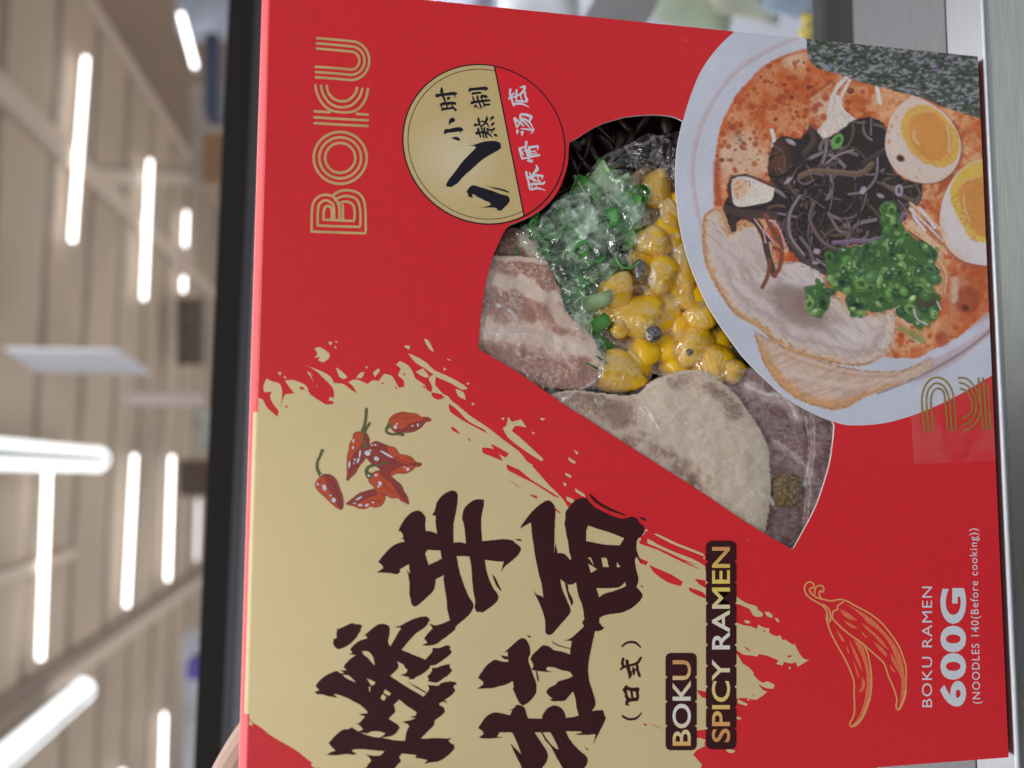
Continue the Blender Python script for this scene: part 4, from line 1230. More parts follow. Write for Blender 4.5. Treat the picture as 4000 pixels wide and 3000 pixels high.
# seaweed mass
FUN = [(425, 505), (450, 462), (490, 448), (540, 460), (570, 430), (585, 395), (640, 462), (700, 430), (770, 380), (830, 372), (895, 410), (905, 540), (960, 620), (1040, 640), (1035, 700), (985, 770), (920, 830), (840, 880), (740, 895), (690, 960), (665, 1012),
       (590, 985), (520, 930), (470, 850), (440, 770), (390, 775), (300, 790), (272, 835), (240, 790), (236, 730), (255, 690), (250, 650), (270, 612), (310, 612), (370, 640), (440, 650), (415, 600), (418, 550)]
fmask = pmask(FUN, 4, 3, 7, 9)
lay(vary(c3(40, 33, 34), .5, N3), fmask, 4)
lay(c3(108, 62, 44), .6 * fmask * emask(455, 545, 45, 70, 0, 30))
FC = [(70, 58, 56), (92, 76, 74), (34, 28, 30), (104, 90, 96), (58, 46, 44), (84, 66, 56), (28, 24, 26), (120, 106, 116)]
for i in range(150):
    x, y = RP.uniform(400, 1010), RP.uniform(390, 1000)
    a = RP.uniform(0, 6.28)
    L = RP.uniform(60, 200)
    k = RP.uniform(-1.3, 1.3)
    pts = [(x + math.cos(a + k * s) * L * s, y + math.sin(a + k * s) * L * s) for s in (0, .33, .66, 1)]
    sw = RP.uniform(6, 20)
    lay(c3(24, 20, 22), fmask * .8 * lmask([(p[0] + 3, p[1] + 4) for p in pts], sw, 3))
    lay(c3(*RP.choice(FC)), fmask * .9 * lmask(pts, sw * .8, 2.6))
    lay(c3(96, 84, 88), fmask * .45 * lmask([(p[0] - sw * .15, p[1] - sw * .2) for p in pts], sw * .2, 2.2))
    if i % 4 == 0:
        lay(c3(138, 126, 136), fmask * .6 * lmask([(p[0] + 2, p[1] - 3) for p in pts[:3]], 2.6, 1.6))
for pts, w, c in (([(545, 610), (600, 590), (700, 595), (790, 600), (835, 560)], 24, (98, 78, 66)), ([(650, 560), (700, 525), (760, 505)], 8, (120, 104, 104)), ([(680, 880), (780, 872), (850, 868), (930, 830), (965, 760)], 17, (104, 84, 108)),
                  ([(500, 760), (490, 830), (520, 900), (570, 960), (640, 1000)], 22, (64, 52, 56)), ([(545, 690), (505, 760), (505, 850), (560, 930)], 12, (112, 98, 104)), ([(600, 720), (585, 790), (640, 880), (720, 915)], 16, (88, 70, 74)), ([(660, 760), (700, 830), (730, 840)], 14, (96, 80, 82)),
                  ([(880, 640), (960, 690), (1020, 720)], 18, (86, 70, 66)), ([(1015, 640), (1035, 690), (960, 735)], 12, (78, 62, 60)), ([(800, 560), (860, 520), (900, 500)], 20, (56, 46, 46)), ([(560, 520), (600, 470), (590, 430)], 26, (62, 50, 48)), ([(620, 570), (690, 560)], 16, (70, 56, 54))):
    lay(c3(*c), lmask(pts, w), 4)
    lay(c3(*(min(255, q + 36) for q in c)), .7 * lmask([(p[0] - 2, p[1] - w * .25) for p in pts], 3, 2))
for x, y, a, b, g in ((507, 472, 27, 11, .5), (945, 668, 20, 30, 0), (497, 628, 26, 8, -.7), (800, 668, 14, 20, .4), (612, 915, 18, 14, 0), (608, 962, 15, 8, 0), (870, 690, 18, 10, .4)):
    lay(c3(166, 152, 170), .75 * emask(x, y, a * .8, b * .8, g, 4), 4)
lay(c3(60, 50, 48), .9 * emask(945, 668, 7, 14, 0))
# pale cube
lay(vary(c3(196, 186, 178), .06), pmask([(268, 622), (330, 612), (395, 640), (440, 660), (428, 708), (370, 725), (300, 735), (272, 715)], 3), 2)
lay(c3(190, 140, 90), .6 * emask(300, 660, 34, 40, 0, 14))
lay(c3(70, 50, 48), .9 * lmask([(262, 712), (258, 650), (272, 615), (330, 608), (395, 632), (450, 655)], 11, 4))
lay(c3(206, 196, 214), .9 * lmask([(268, 640), (272, 690)], 5, 2))
lay(c3(206, 196, 214), .9 * lmask([(290, 618), (330, 618), (375, 640)], 9, 3))
for i in range(14):
    lay(c3(170, 88, 48), .7 * emask(RP.uniform(275, 345), RP.uniform(630, 700), 4, 4, 0, 2))
# pork slices
P2 = [(355, 1235), (480, 1300), (640, 1360), (800, 1395), (960, 1395), (1075, 1340), (1090, 1375), (1010, 1430), (900, 1470), (810, 1505), (740, 1545), (690, 1558), (580, 1535), (490, 1485), (430, 1420), (385, 1340)]
d2 = pdist(P2)
p2 = sst(-4, 4, d2 + (N3 - .5) * 14)
lay(vary(c3(182, 158, 146), .14), p2, 6)
lay(vary(c3(182, 134, 86), .3), .85 * p2 * pmask([(350, 1230), (420, 1330), (480, 1420), (570, 1490), (690, 1520), (820, 1480), (960, 1440), (960, 1480), (780, 1560), (600, 1560), (440, 1480)], 12, 3, 10, 3))
lay(c3(168, 124, 92), .6 * p2 * lmask([(470, 1330), (620, 1385), (780, 1420), (940, 1420)], 10, 7))
lay(c3(120, 80, 50), .7 * p2 * np.exp(-((d2 - 4 + (N3 - .5) * 10) / 5.0) ** 2) * sst(.42, .6, N2))
lay(c3(150, 118, 98), .4 * p2 * sst(.5, .72, fbm((GX - GY * .5) / 90, (GY + GX * .4) / 12, 94, 4)))
lay(c3(206, 190, 180), .6 * p2 * lmask([(480, 1400), (620, 1440), (760, 1460)], 16, 12))
P1 = [(155, 770), (200, 735), (236, 760), (262, 830), (310, 795), (360, 800), (420, 850), (450, 960), (470, 960), (540, 960), (640, 1012), (655, 1085), (700, 1100), (800, 1175), (880, 1160), (932, 1150), (937, 1230), (905, 1320), (835, 1370), (760, 1380), (650, 1362), (480, 1312), (370, 1222), (280, 1170), (210, 1070), (160, 965), (147, 850)]
d1 = pdist(P1)
p1 = sst(-4, 4, d1 + (N3 - .5) * 8)
lay(vary(c3(176, 162, 160), .09, N1 * .5 + N3 * .5), p1, 5)
lay(vary(c3(182, 138, 98), .25), p1 * sst(36, 6, d1 + (N2 - .5) * 64) * sst(420, 330, GX - (GY - 760) * .55), 5)
lay(vary(c3(186, 146, 108), .25), p1 * .6 * sst(30, 4, d1 + (N3 - .5) * 24) * sst(1050, 1150, GY))
for k_, (off, c_) in enumerate(((62, (150, 128, 122)), (96, (186, 172, 168)), (128, (140, 120, 116)), (160, (180, 164, 160)))):
    lay(c3(*c_), .45 * p1 * sst(16, 4, np.abs(d1 + (N1 - .5) * 50 - off)) * sst(900, 1080, GY + GX * .2))
lay(c3(128, 108, 104), .85 * p1 * pmask([(420, 1060), (480, 1040), (570, 1060), (640, 1140), (680, 1200), (600, 1230), (520, 1210), (450, 1160)], 34, 3, 12))
lay(c3(112, 92, 90), .6 * p1 * emask(560, 1130, 45, 50, 0, 30))
lay(c3(196, 184, 190), .7 * p1 * pmask([(470, 970), (540, 965), (630, 1015), (640, 1060), (560, 1060), (480, 1040)], 16))
lay(c3(204, 196, 200), .55 * p1 * emask(770, 1230, 75, 50, -.5, 40))
lay(c3(150, 120, 100), .5 * p1 * lmask([(250, 1130), (400, 1250), (560, 1310), (760, 1345), (880, 1310)], 9, 7))
rim_ = np.exp(-((d1 - 5 + (N3 - .5) * 10) / 5.0) ** 2) * sst(.42, .6, N2)
lay(c3(128, 86, 58), .75 * p1 * rim_)
lay(c3(214, 196, 176), .5 * p1 * np.exp(-((d1 - 30 + (N2 - .5) * 40) / 9.0) ** 2))
lay(c3(140, 112, 100), .35 * p1 * sst(.55, .75, fbm((GX + GY) / 70, (GX - GY) / 16, 93, 4)))
for i in range(60):
    k_ = RP.randrange(len(P1))
    lay(c3(104, 66, 44), .7 * p1 * emask(P1[k_][0] + RP.gauss(0, 16), P1[k_][1] + RP.gauss(0, 16), RP.uniform(2, 6), RP.uniform(2, 4), RP.random() * 3, 2.5))
for i in range(70):
    x, y = RP.uniform(230, 900), RP.uniform(800, 1330)
    lay(c3(*RP.choice([(214, 206, 204), (150, 128, 122), (200, 188, 186)])), p1 * .4 * lmask([(x, y), (x + RP.uniform(-10, 30), y + RP.uniform(-6, 18))], RP.uniform(2, 4), 2))
lay(c3(206, 190, 168), .6 * lmask([(282, 850), (300, 900), (312, 930)], 6, 3))
lay(c3(200, 170, 130), .6 * lmask([(330, 870), (350, 930), (380, 980)], 4, 3))
# dark tendrils across the pork
for pts, w, c in (([(250, 745), (300, 760), (370, 765), (440, 770)], 34, (66, 52, 50)), ([(330, 775), (370, 800), (400, 860), (412, 920), (440, 1010)], 26, (70, 50, 48)), ([(405, 770), (440, 840), (478, 900)], 22, (108, 64, 54)), ([(420, 950), (415, 1010), (392, 1060)], 17, (110, 66, 50)),
                  ([(270, 780), (275, 825)], 26, (56, 42, 42)), ([(440, 900), (470, 920), (460, 985), (440, 1010)], 18, (120, 64, 50)), ([(395, 830), (420, 870)], 14, (60, 44, 44))):
    lay(c3(*c), lmask(pts, w, 3.5), 4)
for pts in ([(420, 790), (445, 800), (470, 845), (485, 910)], [(405, 810), (402, 835), (440, 880)], [(360, 785), (395, 835), (405, 880)]):
    lay(c3(186, 150, 164), .9 * lmask(pts, 6, 2.5), 4)
# nori
NORI = [(569, 40), (1345, 135), (1345, 410), (1262, 372), (1190, 352), (1110, 326), (1040, 292), (960, 275), (900, 257), (830, 240), (780, 226), (700, 196), (640, 182), (600, 162), (577, 130), (572, 90)]
nm = pmask(NORI, 3, 2, 4, 7)
fl = fbm((GX + GY * .5) / 17, (GY - GX * .12) / 9, 41, 3)
fl2 = fbm(GX / 26, GY / 12, 44, 3)
nc = c3(64, 70, 60)[None, None] * (0.55 + 0.9 * fl2[..., None])
nc = nc * (1 - sst(.56, .70, fl)[..., None]) + c3(122, 126, 126) * sst(.56, .70, fl)[..., None]
k_ = sst(.58, .7, fbm(GX / 16 + 9, GY / 9, 47, 3))[..., None]
nc = nc * (1 - .6 * k_) + c3(128, 122, 150) * .6 * k_
k_ = sst(.42, .3, fl)[..., None]
nc = nc * (1 - .8 * k_) + c3(34, 40, 36) * .8 * k_
lay(nc, nm, 7)
# eggs
EG1 = [(1000, 284), (930, 342), (898, 420), (890, 500), (920, 572), (970, 617), (1040, 638), (1110, 630), (1170, 582), (1196, 512), (1190, 450), (1160, 392), (1120, 348), (1060, 308)]
lay(c3(120, 70, 50), .6 * pmask([(p[0] + 10, p[1] + 6) for p in EG1], 5), 8)
e1 = pmask(EG1, 3)
lay(vary(c3(212, 194, 186), .05), e1, 8)
lay(c3(186, 166, 160), .6 * e1 * lmask([(905, 420), (898, 500), (925, 570), (975, 612), (1040, 632), (1110, 625), (1165, 582)], 20, 14))
lay(c3(206, 182, 168), .5 * e1 * emask(985, 330, 90, 60, -.8, 40))
Y1 = [(985, 340), (1050, 320), (1110, 350), (1165, 410), (1190, 460), (1180, 540), (1130, 575), (1060, 560), (1000, 520), (960, 450), (950, 400)]
lay(vary(c3(200, 158, 78), .1), pmask(Y1, 5, 3, 5), 8)
Y1i = [(1000, 370), (1060, 345), (1110, 372), (1150, 430), (1165, 490), (1140, 540), (1080, 550), (1025, 515), (985, 450)]
lay(vary(c3(188, 126, 64), .08), pmask(Y1i, 8), 8)
lay(c3(228, 200, 160), .9 * lmask([(1138, 410), (1150, 460), (1145, 510)], 7, 4))
lay(c3(226, 196, 156), .8 * lmask([(1008, 430), (1005, 455), (1025, 480)], 9, 4))
lay(c3(222, 190, 140), .7 * lmask([(1010, 360), (1050, 348), (1080, 352)], 5, 3))
for i in range(46):
    a = RP.uniform(.2, 1.9)
    lay(c3(*RP.choice([(226, 190, 110), (190, 136, 60)])), .8 * emask(1070 + 98 * math.cos(a), 452 + 106 * math.sin(a), 5, 4, 0, 2.5))
for x, y, r in ((935, 372, 6), (915, 408, 8), (902, 430, 7), (905, 470, 9), (965, 545, 6), (1015, 615, 6), (1030, 585, 5), (940, 440, 5)):
    lay(c3(206, 140, 84), .75 * emask(x, y, r, r * 1.2, 0, 3))
lay(c3(90, 46, 32), emask(951, 538, 17, 14, .5, 5))
lay(c3(40, 24, 22), .8 * emask(953, 538, 8, 7, 0, 3))
EG2 = [(1345, 536), (1290, 541), (1230, 560), (1172, 608), (1128, 690), (1110, 780), (1120, 850), (1152, 912), (1212, 956), (1290, 972), (1345, 970)]
lay(c3(130, 70, 66), .6 * pmask([(p[0] - 5, p[1] + 9) for p in EG2], 5), 9)
e2 = pmask(EG2, 3)
lay(vary(c3(206, 196, 198), .04), e2, 9)
lay(c3(200, 170, 140), .6 * e2 * lmask([(1116, 780), (1126, 850), (1156, 908), (1212, 950)], 22, 14))
Y2 = [(1345, 536), (1290, 542), (1220, 568), (1170, 620), (1152, 680), (1165, 740), (1200, 810), (1240, 862), (1290, 880), (1345, 880)]
lay(vary(c3(206, 172, 78), .08), e2 * pmask(Y2, 6, 3, 6))
Y2i = [(1345, 600), (1290, 612), (1230, 620), (1188, 660), (1196, 730), (1215, 800), (1262, 850), (1345, 862)]
lay(vary(c3(182, 122, 62), .08), e2 * pmask(Y2i, 9, 3, 5))
lay(c3(226, 196, 160), .9 * lmask([(1208, 690), (1212, 740), (1232, 790)], 6, 3))
lay(c3(228, 196, 150), .8 * lmask([(1190, 660), (1215, 630), (1250, 622)], 6, 4))
for i in range(44):
    t_ = i / 44
    lay(c3(*RP.choice([(224, 190, 110), (176, 126, 54)])), e2 * .8 * emask(1172 + 90 * t_ ** 1.4 + RP.gauss(0, 8), 690 + 180 * t_ + RP.gauss(0, 5), 6, 5, 0, 3))
# brown noodles
for i in range(18):
    y0 = 742 + i * 10
    lay(c3(*RP.choice([(196, 150, 108), (150, 102, 74), (214, 178, 150), (110, 70, 58), (206, 190, 186)])), lmask([(985 + RP.uniform(-8, 12), y0 - 20 + RP.uniform(-10, 10)), (1050 + RP.uniform(-10, 20), y0 + 40), (1120 + RP.uniform(-10, 20), y0 + 110 + RP.uniform(-10, 20))], RP.uniform(7, 12)), 11)
for i in range(14):
    lay(c3(*RP.choice([(196, 150, 108), (170, 120, 86), (206, 176, 150)])), lmask([(1085 + RP.uniform(-10, 10), 905 + i * 4), (1130 + RP.uniform(-6, 10), 960 + i * 4), (1110 + RP.uniform(-10, 20), 1020 + i * 6)], RP.uniform(6, 10)), 11)
for pts in ([(1030, 740), (1060, 775), (1090, 820)], [(1000, 745), (1010, 780), (1050, 830)]):
    lay(c3(206, 194, 204), lmask(pts, 12), 11)
# spring onion
ONI = [(655, 940), (700, 915), (740, 905), (830, 880), (880, 850), (870, 790), (885, 715), (925, 710), (940, 760), (955, 800), (1000, 860), (1060, 880), (1080, 900), (1085, 960), (1110, 1000), (1108, 1045), (1065, 1060), (1112, 1100), (1105, 1180), (1060, 1205), (1020, 1215), (940, 1180), (930, 1140), (870, 1165), (805, 1155), (800, 1190), (745, 1180), (735, 1110), (742, 1080), (690, 1078), (660, 1050), (650, 985)]
om = pmask(ONI, 5, 3, 10, 15)
lay(vary(c3(58, 92, 50), .35, N3), om, 10)
ON2 = [(560, 1062), (600, 1050), (640, 1040), (672, 1090), (655, 1150), (625, 1182), (590, 1165), (572, 1110)]
lay(vary(c3(62, 98, 54), .35, N3), pmask(ON2, 5, 3, 6), 10)
lay(c3(70, 50, 44), .8 * pmask([(945, 1080), (1040, 1060), (1100, 1110), (1090, 1160), (1000, 1150)], 12), 10)
GR = [(78, 116, 60), (94, 130, 70), (60, 98, 50), (48, 80, 46), (108, 138, 80), (40, 68, 42), (72, 108, 70), (56, 90, 46), (84, 126, 62)]
OP = smooth_poly(ONI, 3, 60)
k = 0
while k < 150:
    x, y = RP.uniform(560, 1112), RP.uniform(710, 1215)
    q = np.array([[x, y]])
    if not (inside(OP, q)[0] or inside(np.array(ON2, float), q)[0]):
        continue
    k += 1
    a, b, g = RP.uniform(14, 32), RP.uniform(9, 22), RP.uniform(0, 3.14)
    c = RP.choice(GR)
    lay(c3(38, 70, 40), .45 * emask(x + 3, y + 4, a + 2, b + 2, g, 4), 10)
    lay(c3(*c), .95 * emask(x, y, a, b, g, 2.5), 10)
    if RP.random() < .24:
        lay(c3(*(int(v * .62) for v in c)), emask(x + 1, y + 1, a * .55, b * .5, g, 2.5))
        lay(c3(*(min(255, v + 34) for v in c)), .7 * lmask([(x - a * .7, y - b * .5), (x, y - b * .8), (x + a * .6, y - b * .5)], 3, 2))
    else:
        lay(c3(*(min(255, v + 40) for v in c)), .6 * emask(x - 3, y - 3, a * .45, b * .35, g, 3))
    if RP.random() < .16:
        lay(c3(196, 214, 196), .8 * emask(x + RP.uniform(-5, 5), y - 3, 5, 3, g, 2.5))
om2 = np.clip(om + pmask(ON2, 5, 3, 6), 0, 1)
for i in range(60):
    x, y = RP.uniform(560, 1112), RP.uniform(720, 1215)
    a_ = RP.uniform(0, 3.14)
    lay(c3(*RP.choice([(34, 58, 34), (40, 66, 40), (120, 150, 92), (140, 164, 110), (56, 84, 46)])), om2 * .8 * lmask([(x, y), (x + math.cos(a_) * RP.uniform(8, 26), y + math.sin(a_) * RP.uniform(8, 26))], RP.uniform(3, 8), 2.5))
lay(c3(96, 146, 76), emask(695, 470, 22, 33, .5), 10)
lay(c3(40, 80, 40), emask(698, 465, 11, 16, .6), 10)
lay(c3(110, 150, 74), emask(1000, 1105, 17, 11, -.6), 10)
lay(c3(206, 220, 180), emask(1000, 1104, 10, 7, -.6), 10)
for pts in ([(1005, 1150), (1020, 1190), (1060, 1212)], [(955, 1190), (985, 1215)], [(1100, 1120), (1115, 1150)], [(990, 1262), (1030, 1290)]):
    lay(c3(206, 184, 196), .85 * lmask(pts, 6, 2.5), 10)
for x, y, a, b, g in ((1010, 1255, 40, 18, .5), (1035, 1275, 22, 12, .4), (960, 1230, 20, 14, .2)):
    lay(vary(c3(120, 128, 78), .2), .8 * emask(x, y, a, b, g, 7), 10)
# fine printed grain, stronger on the food
grain = fbm(GX / 6.5, GY / 6.5, 88, 3) - .5
food = np.where(IDS == 1, .10, np.where((IDS == 8) | (IDS == 9), .12, np.where((IDS == 5) | (IDS == 6), .2, .45)))
IMG *= (1 + grain * food)[..., None]
IMG *= (1 + (fbm(GX / 150, GY / 150, 90, 2) - .5) * .16)[..., None]
IMG *= (1 + (vnoise(GX / 3.1, GY / 3.1, 77) - .5)[..., None] * 0.08)
pic_mask = pdist(BOWL, 6) > 5
px = 2600 + GX / 1.0375
py = 100 + GY / 1.0375
pw = at_y(px, py)
uu = np.clip(pw[..., 0], -BW / 2, BW / 2)
vv_ = np.clip(pw[..., 2], 0, BH)
bp = thing('bowl_picture', '', 'x')
del bp['label'], bp['category']
bp.parent = box
ok = pic_mask[:-1, :-1] & pic_mask[1:, :-1] & pic_mask[:-1, 1:] & pic_mask[1:, 1:]
ok &= (px[:-1, :-1] < 3960)
du = np.abs(uu[1:, :-1] - uu[:-1, :-1]) + np.abs(uu[:-1, 1:] - uu[:-1, :-1])
dvv = np.abs(vv_[1:, :-1] - vv_[:-1, :-1]) + np.abs(vv_[:-1, 1:] - vv_[:-1, :-1])
ok &= (du > 1e-7) & (dvv > 1e-7)
NAMES = {1: 'printed_bowl', 2: 'printed_broth', 3: 'printed_noodles', 4: 'printed_seaweed', 5: 'printed_pork_slice', 6: 'printed_pork_slice', 7: 'printed_nori', 8: 'printed_egg', 9: 'printed_egg', 10: 'printed_spring_onion', 11: 'printed_noodles'}
H_, W_ = GX.shape
flat = np.arange(H_ * W_).reshape(H_, W_)
for pid, nm_ in NAMES.items():
    sel = ok & (IDS[:-1, :-1] == pid)
    a = flat[:-1, :-1][sel]
    if not len(a):
        continue
    q = np.stack([a, a + W_, a + W_ + 1, a + 1], 1)      # wound to face the viewer
    us_ = np.unique(q)
    im = np.zeros(H_ * W_, int)
    im[us_] = np.arange(len(us_))
    co = np.stack([uu.ravel()[us_], np.full(len(us_), -0.00006), vv_.ravel()[us_]], 1)
    me = bpy.data.meshes.new(nm_)
    me.vertices.add(len(us_))
    me.vertices.foreach_set('co', co.ravel())
    fq = im[q]
    me.loops.add(fq.size)
    me.loops.foreach_set('vertex_index', fq.ravel().astype(np.int32))
    me.polygons.add(len(fq))
    me.polygons.foreach_set('loop_start', np.arange(0, fq.size, 4, dtype=np.int32))
    me.update(calc_edges=True)
    set_col(me, IMG.reshape(-1, 3)[us_])
    link(nm_, me, bp, [m_pic])

# ---- clear seal tape with a gold logo, wrapped under the bottom edge
S7 = (3500, 1300, 2.764)
m_tape = film_mat('clear_tape', 0.045, False, 60, 0.4, 0.2, (0.95, 0.95, 0.97), 0.1, 60)
tp = printed('seal_tape', [face([(3541, 1357), (3820, 1355), (3935, 1355), (3935, 1797), (3871, 1800), (3569, 1813)])], m_tape, 0.16, box, clip=np.array([(-HW, 0), (HW, 0), (HW, HH), (-HW, HH)]))
m_tl = mat('tape_gold', (0.40, 0.27, 0.05), rough=0.4, metal=0.2, noise=0.2, nscale=400)
printed('tape_lettering', [fs(S7, p, 19) for p in (
    [(298, 1060), (282, 860), (276, 700), (300, 600), (350, 520), (430, 482), (520, 510), (590, 600), (620, 720), (632, 880), (642, 1050)], [(345, 1060), (330, 850), (326, 700), (350, 610), (420, 545), (500, 570), (550, 650), (575, 760), (585, 900), (595, 1050)],
    [(397, 1060), (380, 850), (372, 720), (400, 630), (450, 600), (510, 640), (525, 740), (540, 900), (548, 1050)], [(670, 490), (740, 490), (800, 530), (860, 610), (890, 700), (910, 800), (880, 930), (800, 1030), (720, 1055)],
    [(680, 540), (740, 555), (800, 610), (850, 700), (855, 850), (800, 950), (710, 1000)], [(690, 605), (740, 620), (790, 680), (815, 760), (800, 860), (710, 930)], [(885, 490), (910, 770), (930, 1045)], [(935, 490), (955, 770), (975, 1045)], [(985, 570), (1000, 800), (1015, 1045)])],
    m_tl, 0.2, tp, clip=np.array([(-HW, 0), (HW, 0), (HW, HH), (-HW, HH)]))

# ------------------------------------------------------------------ food behind the window
Z2 = (1800, 400, 1.659)
Z3 = (2200, 1200, 1.659)
m_pork = mat('frozen_pork', (1, 1, 1), rough=0.32, spec=0.5, coat=0.3, bump=0.14, bscale=300, attr='Col')
m_corn = mat('sweetcorn', (1, 1, 1), rough=0.26, attr='Col', noise=0.05, nscale=260)
m_on1 = mat('spring_onion_dark', (0.04, 0.22, 0.045), rough=0.35, noise=0.35, nscale=200, aniso=(3, 1, 1))
m_on2 = mat('spring_onion_green', (0.11, 0.38, 0.08), rough=0.35, noise=0.35, nscale=200)
m_on3 = mat('spring_onion_pale', (0.46, 0.66, 0.36), rough=0.4, noise=0.3, nscale=160)
m_ear = mat('wood_ear', (0.05, 0.028, 0.026), rough=0.3, noise=0.5, nscale=120)
m_earp = mat('dried_fungus_bit', (0.05, 0.04, 0.065), rough=0.35, noise=0.4, nscale=200)
m_tan = mat('fried_crumb', (0.26, 0.17, 0.07), rough=0.5, noise=0.4, nscale=300)
m_filmc = film_mat('corn_film', 0.014, True, 110, 4.2, 0.10, (0.94, 0.86, 0.66), 0.5, 60)
m_films = film_mat('onion_film', 0.05, True, 60, 4.0, 0.11, (0.58, 0.76, 0.60), 0.6, 70)
m_filme = film_mat('fungus_film', 0.02, True, 90, 3.6, 0.10, (0.7, 0.66, 0.74), 0.7, 60)
m_filmp = film_mat('pork_film', 0.008, True, 60, 3.0, 0.13, (0.95, 0.92, 0.92), 1.0, 60)


def sheet(name, poly_px, depth, colour, material, step=5.0, thick=0.002, parent=None, back=True, jag=0.0, seed=0):
    """a slab whose outline is poly_px at its own depth inside the carton; depth(X, Y, d) in mm behind the front"""
    P = smooth_poly([q[:2] for q in poly_px], 4, 60)
    X, Y = np.meshgrid(np.arange(P[:, 0].min() - step, P[:, 0].max() + step, step), np.arange(P[:, 1].min() - step, P[:, 1].max() + step, step))
    d = seg_dist(X, Y, P)
    ins = inside(P, np.stack([X.ravel(), Y.ravel()], 1)).reshape(X.shape)
    d = np.where(ins, d, -d)
    if jag:
        d = d + (fbm(X / 22, Y / 22, seed) - .5) * jag
    ins = d > 0
    Dm = depth(X, Y, np.maximum(d, 0)) / 1000
    pos = at_y(X, Y, Dm)
    okq = ins[:-1, :-1] & ins[1:, :-1] & ins[:-1, 1:] & ins[1:, 1:]
    fl = np.arange(X.size).reshape(X.shape)
    w = X.shape[1]
    a = fl[:-1, :-1][okq]
    q = np.stack([a, a + w, a + w + 1, a + 1], 1)
    us_ = np.unique(q)
    im = np.zeros(X.size, int)
    im[us_] = np.arange(len(us_))
    v = pos.reshape(-1, 3)[us_]
    f = im[q]
    faces = [tuple(t) for t in f]
    verts = [tuple(p) for p in v]
    if back:
        n = len(v)
        vb = v.copy()
        vb[:, 1] = v[:, 1].max() + thick
        verts += [tuple(p) for p in vb]
        es = {}
        for t in f:
            for i in range(4):
                es[(int(t[i]), int(t[(i + 1) % 4]))] = 1
        for (a_, b_) in es:
            if (b_, a_) not in es:
                faces.append((b_, a_, a_ + n, b_ + n))
    me = mesh(name, verts, faces)
    if colour is not None:
        c = colour(X, Y, d).reshape(-1, 3)[us_]
        if back:
            c = np.concatenate([c, c])
        set_col(me, c)
    return link(name, me, parent, [material], True)


def lines_d(X, Y, pts):
    return seg_dist(X, Y, np.asarray(pts, float), False)


def marble(X, Y, base, fatc, fat, seed, net=1.0):
    """meat with fat bands (fat 0..1) and a fine pale network of frost and fibres"""
    n = fbm(X / 60, Y / 60, seed, 5)
    r1 = 1 - np.abs(fbm(X / 26 + n * 2, Y / 26, seed + 3, 4) - .5) * 2
    r2 = 1 - np.abs(fbm(X / 13, Y / 13 + n * 2, seed + 6, 3) - .5) * 2
    web = np.clip(sst(.86, 1.0, r1) * .5 + sst(.88, 1.0, r2) * .35, 0, 1) * net
    t = np.clip(fat + web * (1 - fat) * .8 * sst(.25, .6, fbm(X / 80, Y / 80, seed + 9, 3)), 0, 1)[..., None]
    c = np.array(ink(*base)) * (0.75 + 0.5 * n[..., None]) * (1 - t) + np.array(ink(*fatc)) * (0.9 + .2 * n[..., None]) * t
    st = fbm((X + Y * .6) / 70, (Y - X * .6) / 9, seed + 20, 3)[..., None]
    c = c * 1.36 * (.88 + .24 * st)
    return c / np.maximum(1, c.max(-1, keepdims=True) / .84)


def ridges(X, Y, s, seed):
    n = fbm(X / (s * 2), Y / (s * 2), seed + 2, 2)
    r = 1 - np.abs(fbm(X / s + n * 1.5, Y / s - n, seed, 4) - .5) * 2
    return sst(.72, 1.0, r)


CREASE = [zm(*Z3, p) for p in ([(470, 580), (540, 650), (600, 740), (640, 840)], [(-20, 620), (60, 560), (140, 520), (215, 470)], [(200, 520), (260, 420), (250, 330), (200, 250)], [(620, 830), (720, 700), (800, 640)], [(1180, 500), (1300, 560), (1440, 590), (1520, 720)],
                                      [(1360, 860), (1480, 950), (1580, 1040)], [(1280, 1210), (1340, 1230), (1370, 1290)], [(860, 1160), (960, 1280), (1100, 1350)], [(520, 880), (600, 820), (640, 760)], [(1560, 660), (1600, 900), (1570, 1150)])]
CREASE += [zm(*Z2, p) for p in ([(560, 1050), (620, 1130), (690, 1220), (800, 1235)], [(860, 1300), (870, 1390), (900, 1480), (1000, 1560), (1120, 1590)], [(1120, 840), (1110, 960), (1100, 1080)], [(1180, 900), (1230, 800), (1300, 820)], [(1290, 580), (1310, 660), (1300, 740), (1380, 900)], [(1220, 1250), (1260, 1130), (1240, 1060)], [(600, 660), (720, 600), (830, 590)],
                                       [(940, 1200), (920, 1290), (950, 1340)], [(560, 800), (680, 780), (760, 830)], [(700, 960), (820, 900), (900, 930)], [(1000, 330), (1050, 300), (1100, 270)], [(1190, 300), (1250, 220), (1260, 280)], [(860, 1150), (960, 1060), (1060, 1080)], [(1470, 1330), (1440, 1430), (1420, 1510)], [(1060, 1230), (1160, 1190), (1260, 1260)],
                                       [(150, 1470), (260, 1500), (420, 1500)], [(420, 1080), (520, 1180), (560, 1290)], [(180, 1300), (300, 1330), (380, 1420)], [(1700, 700), (1600, 780), (1560, 900)])]
CR_C = {}


def crease_line(X, Y):
    key = (X.shape, float(X[0, 0]), float(Y[0, 0]))
    if key not in CR_C:
        w = (fbm(X / 20, Y / 20, 301) - .5) * 8
        h = 0
        for i, p in enumerate(CREASE):
            d = seg_dist(X, Y, smooth_poly(np.array(p), 4, 80, closed=False), False)
            h = np.maximum(h, np.exp(-((d + w) / 6.0) ** 2) * (.7 + .3 * math.sin(i * 2.1)))
        CR_C[key] = h
    return CR_C[key]


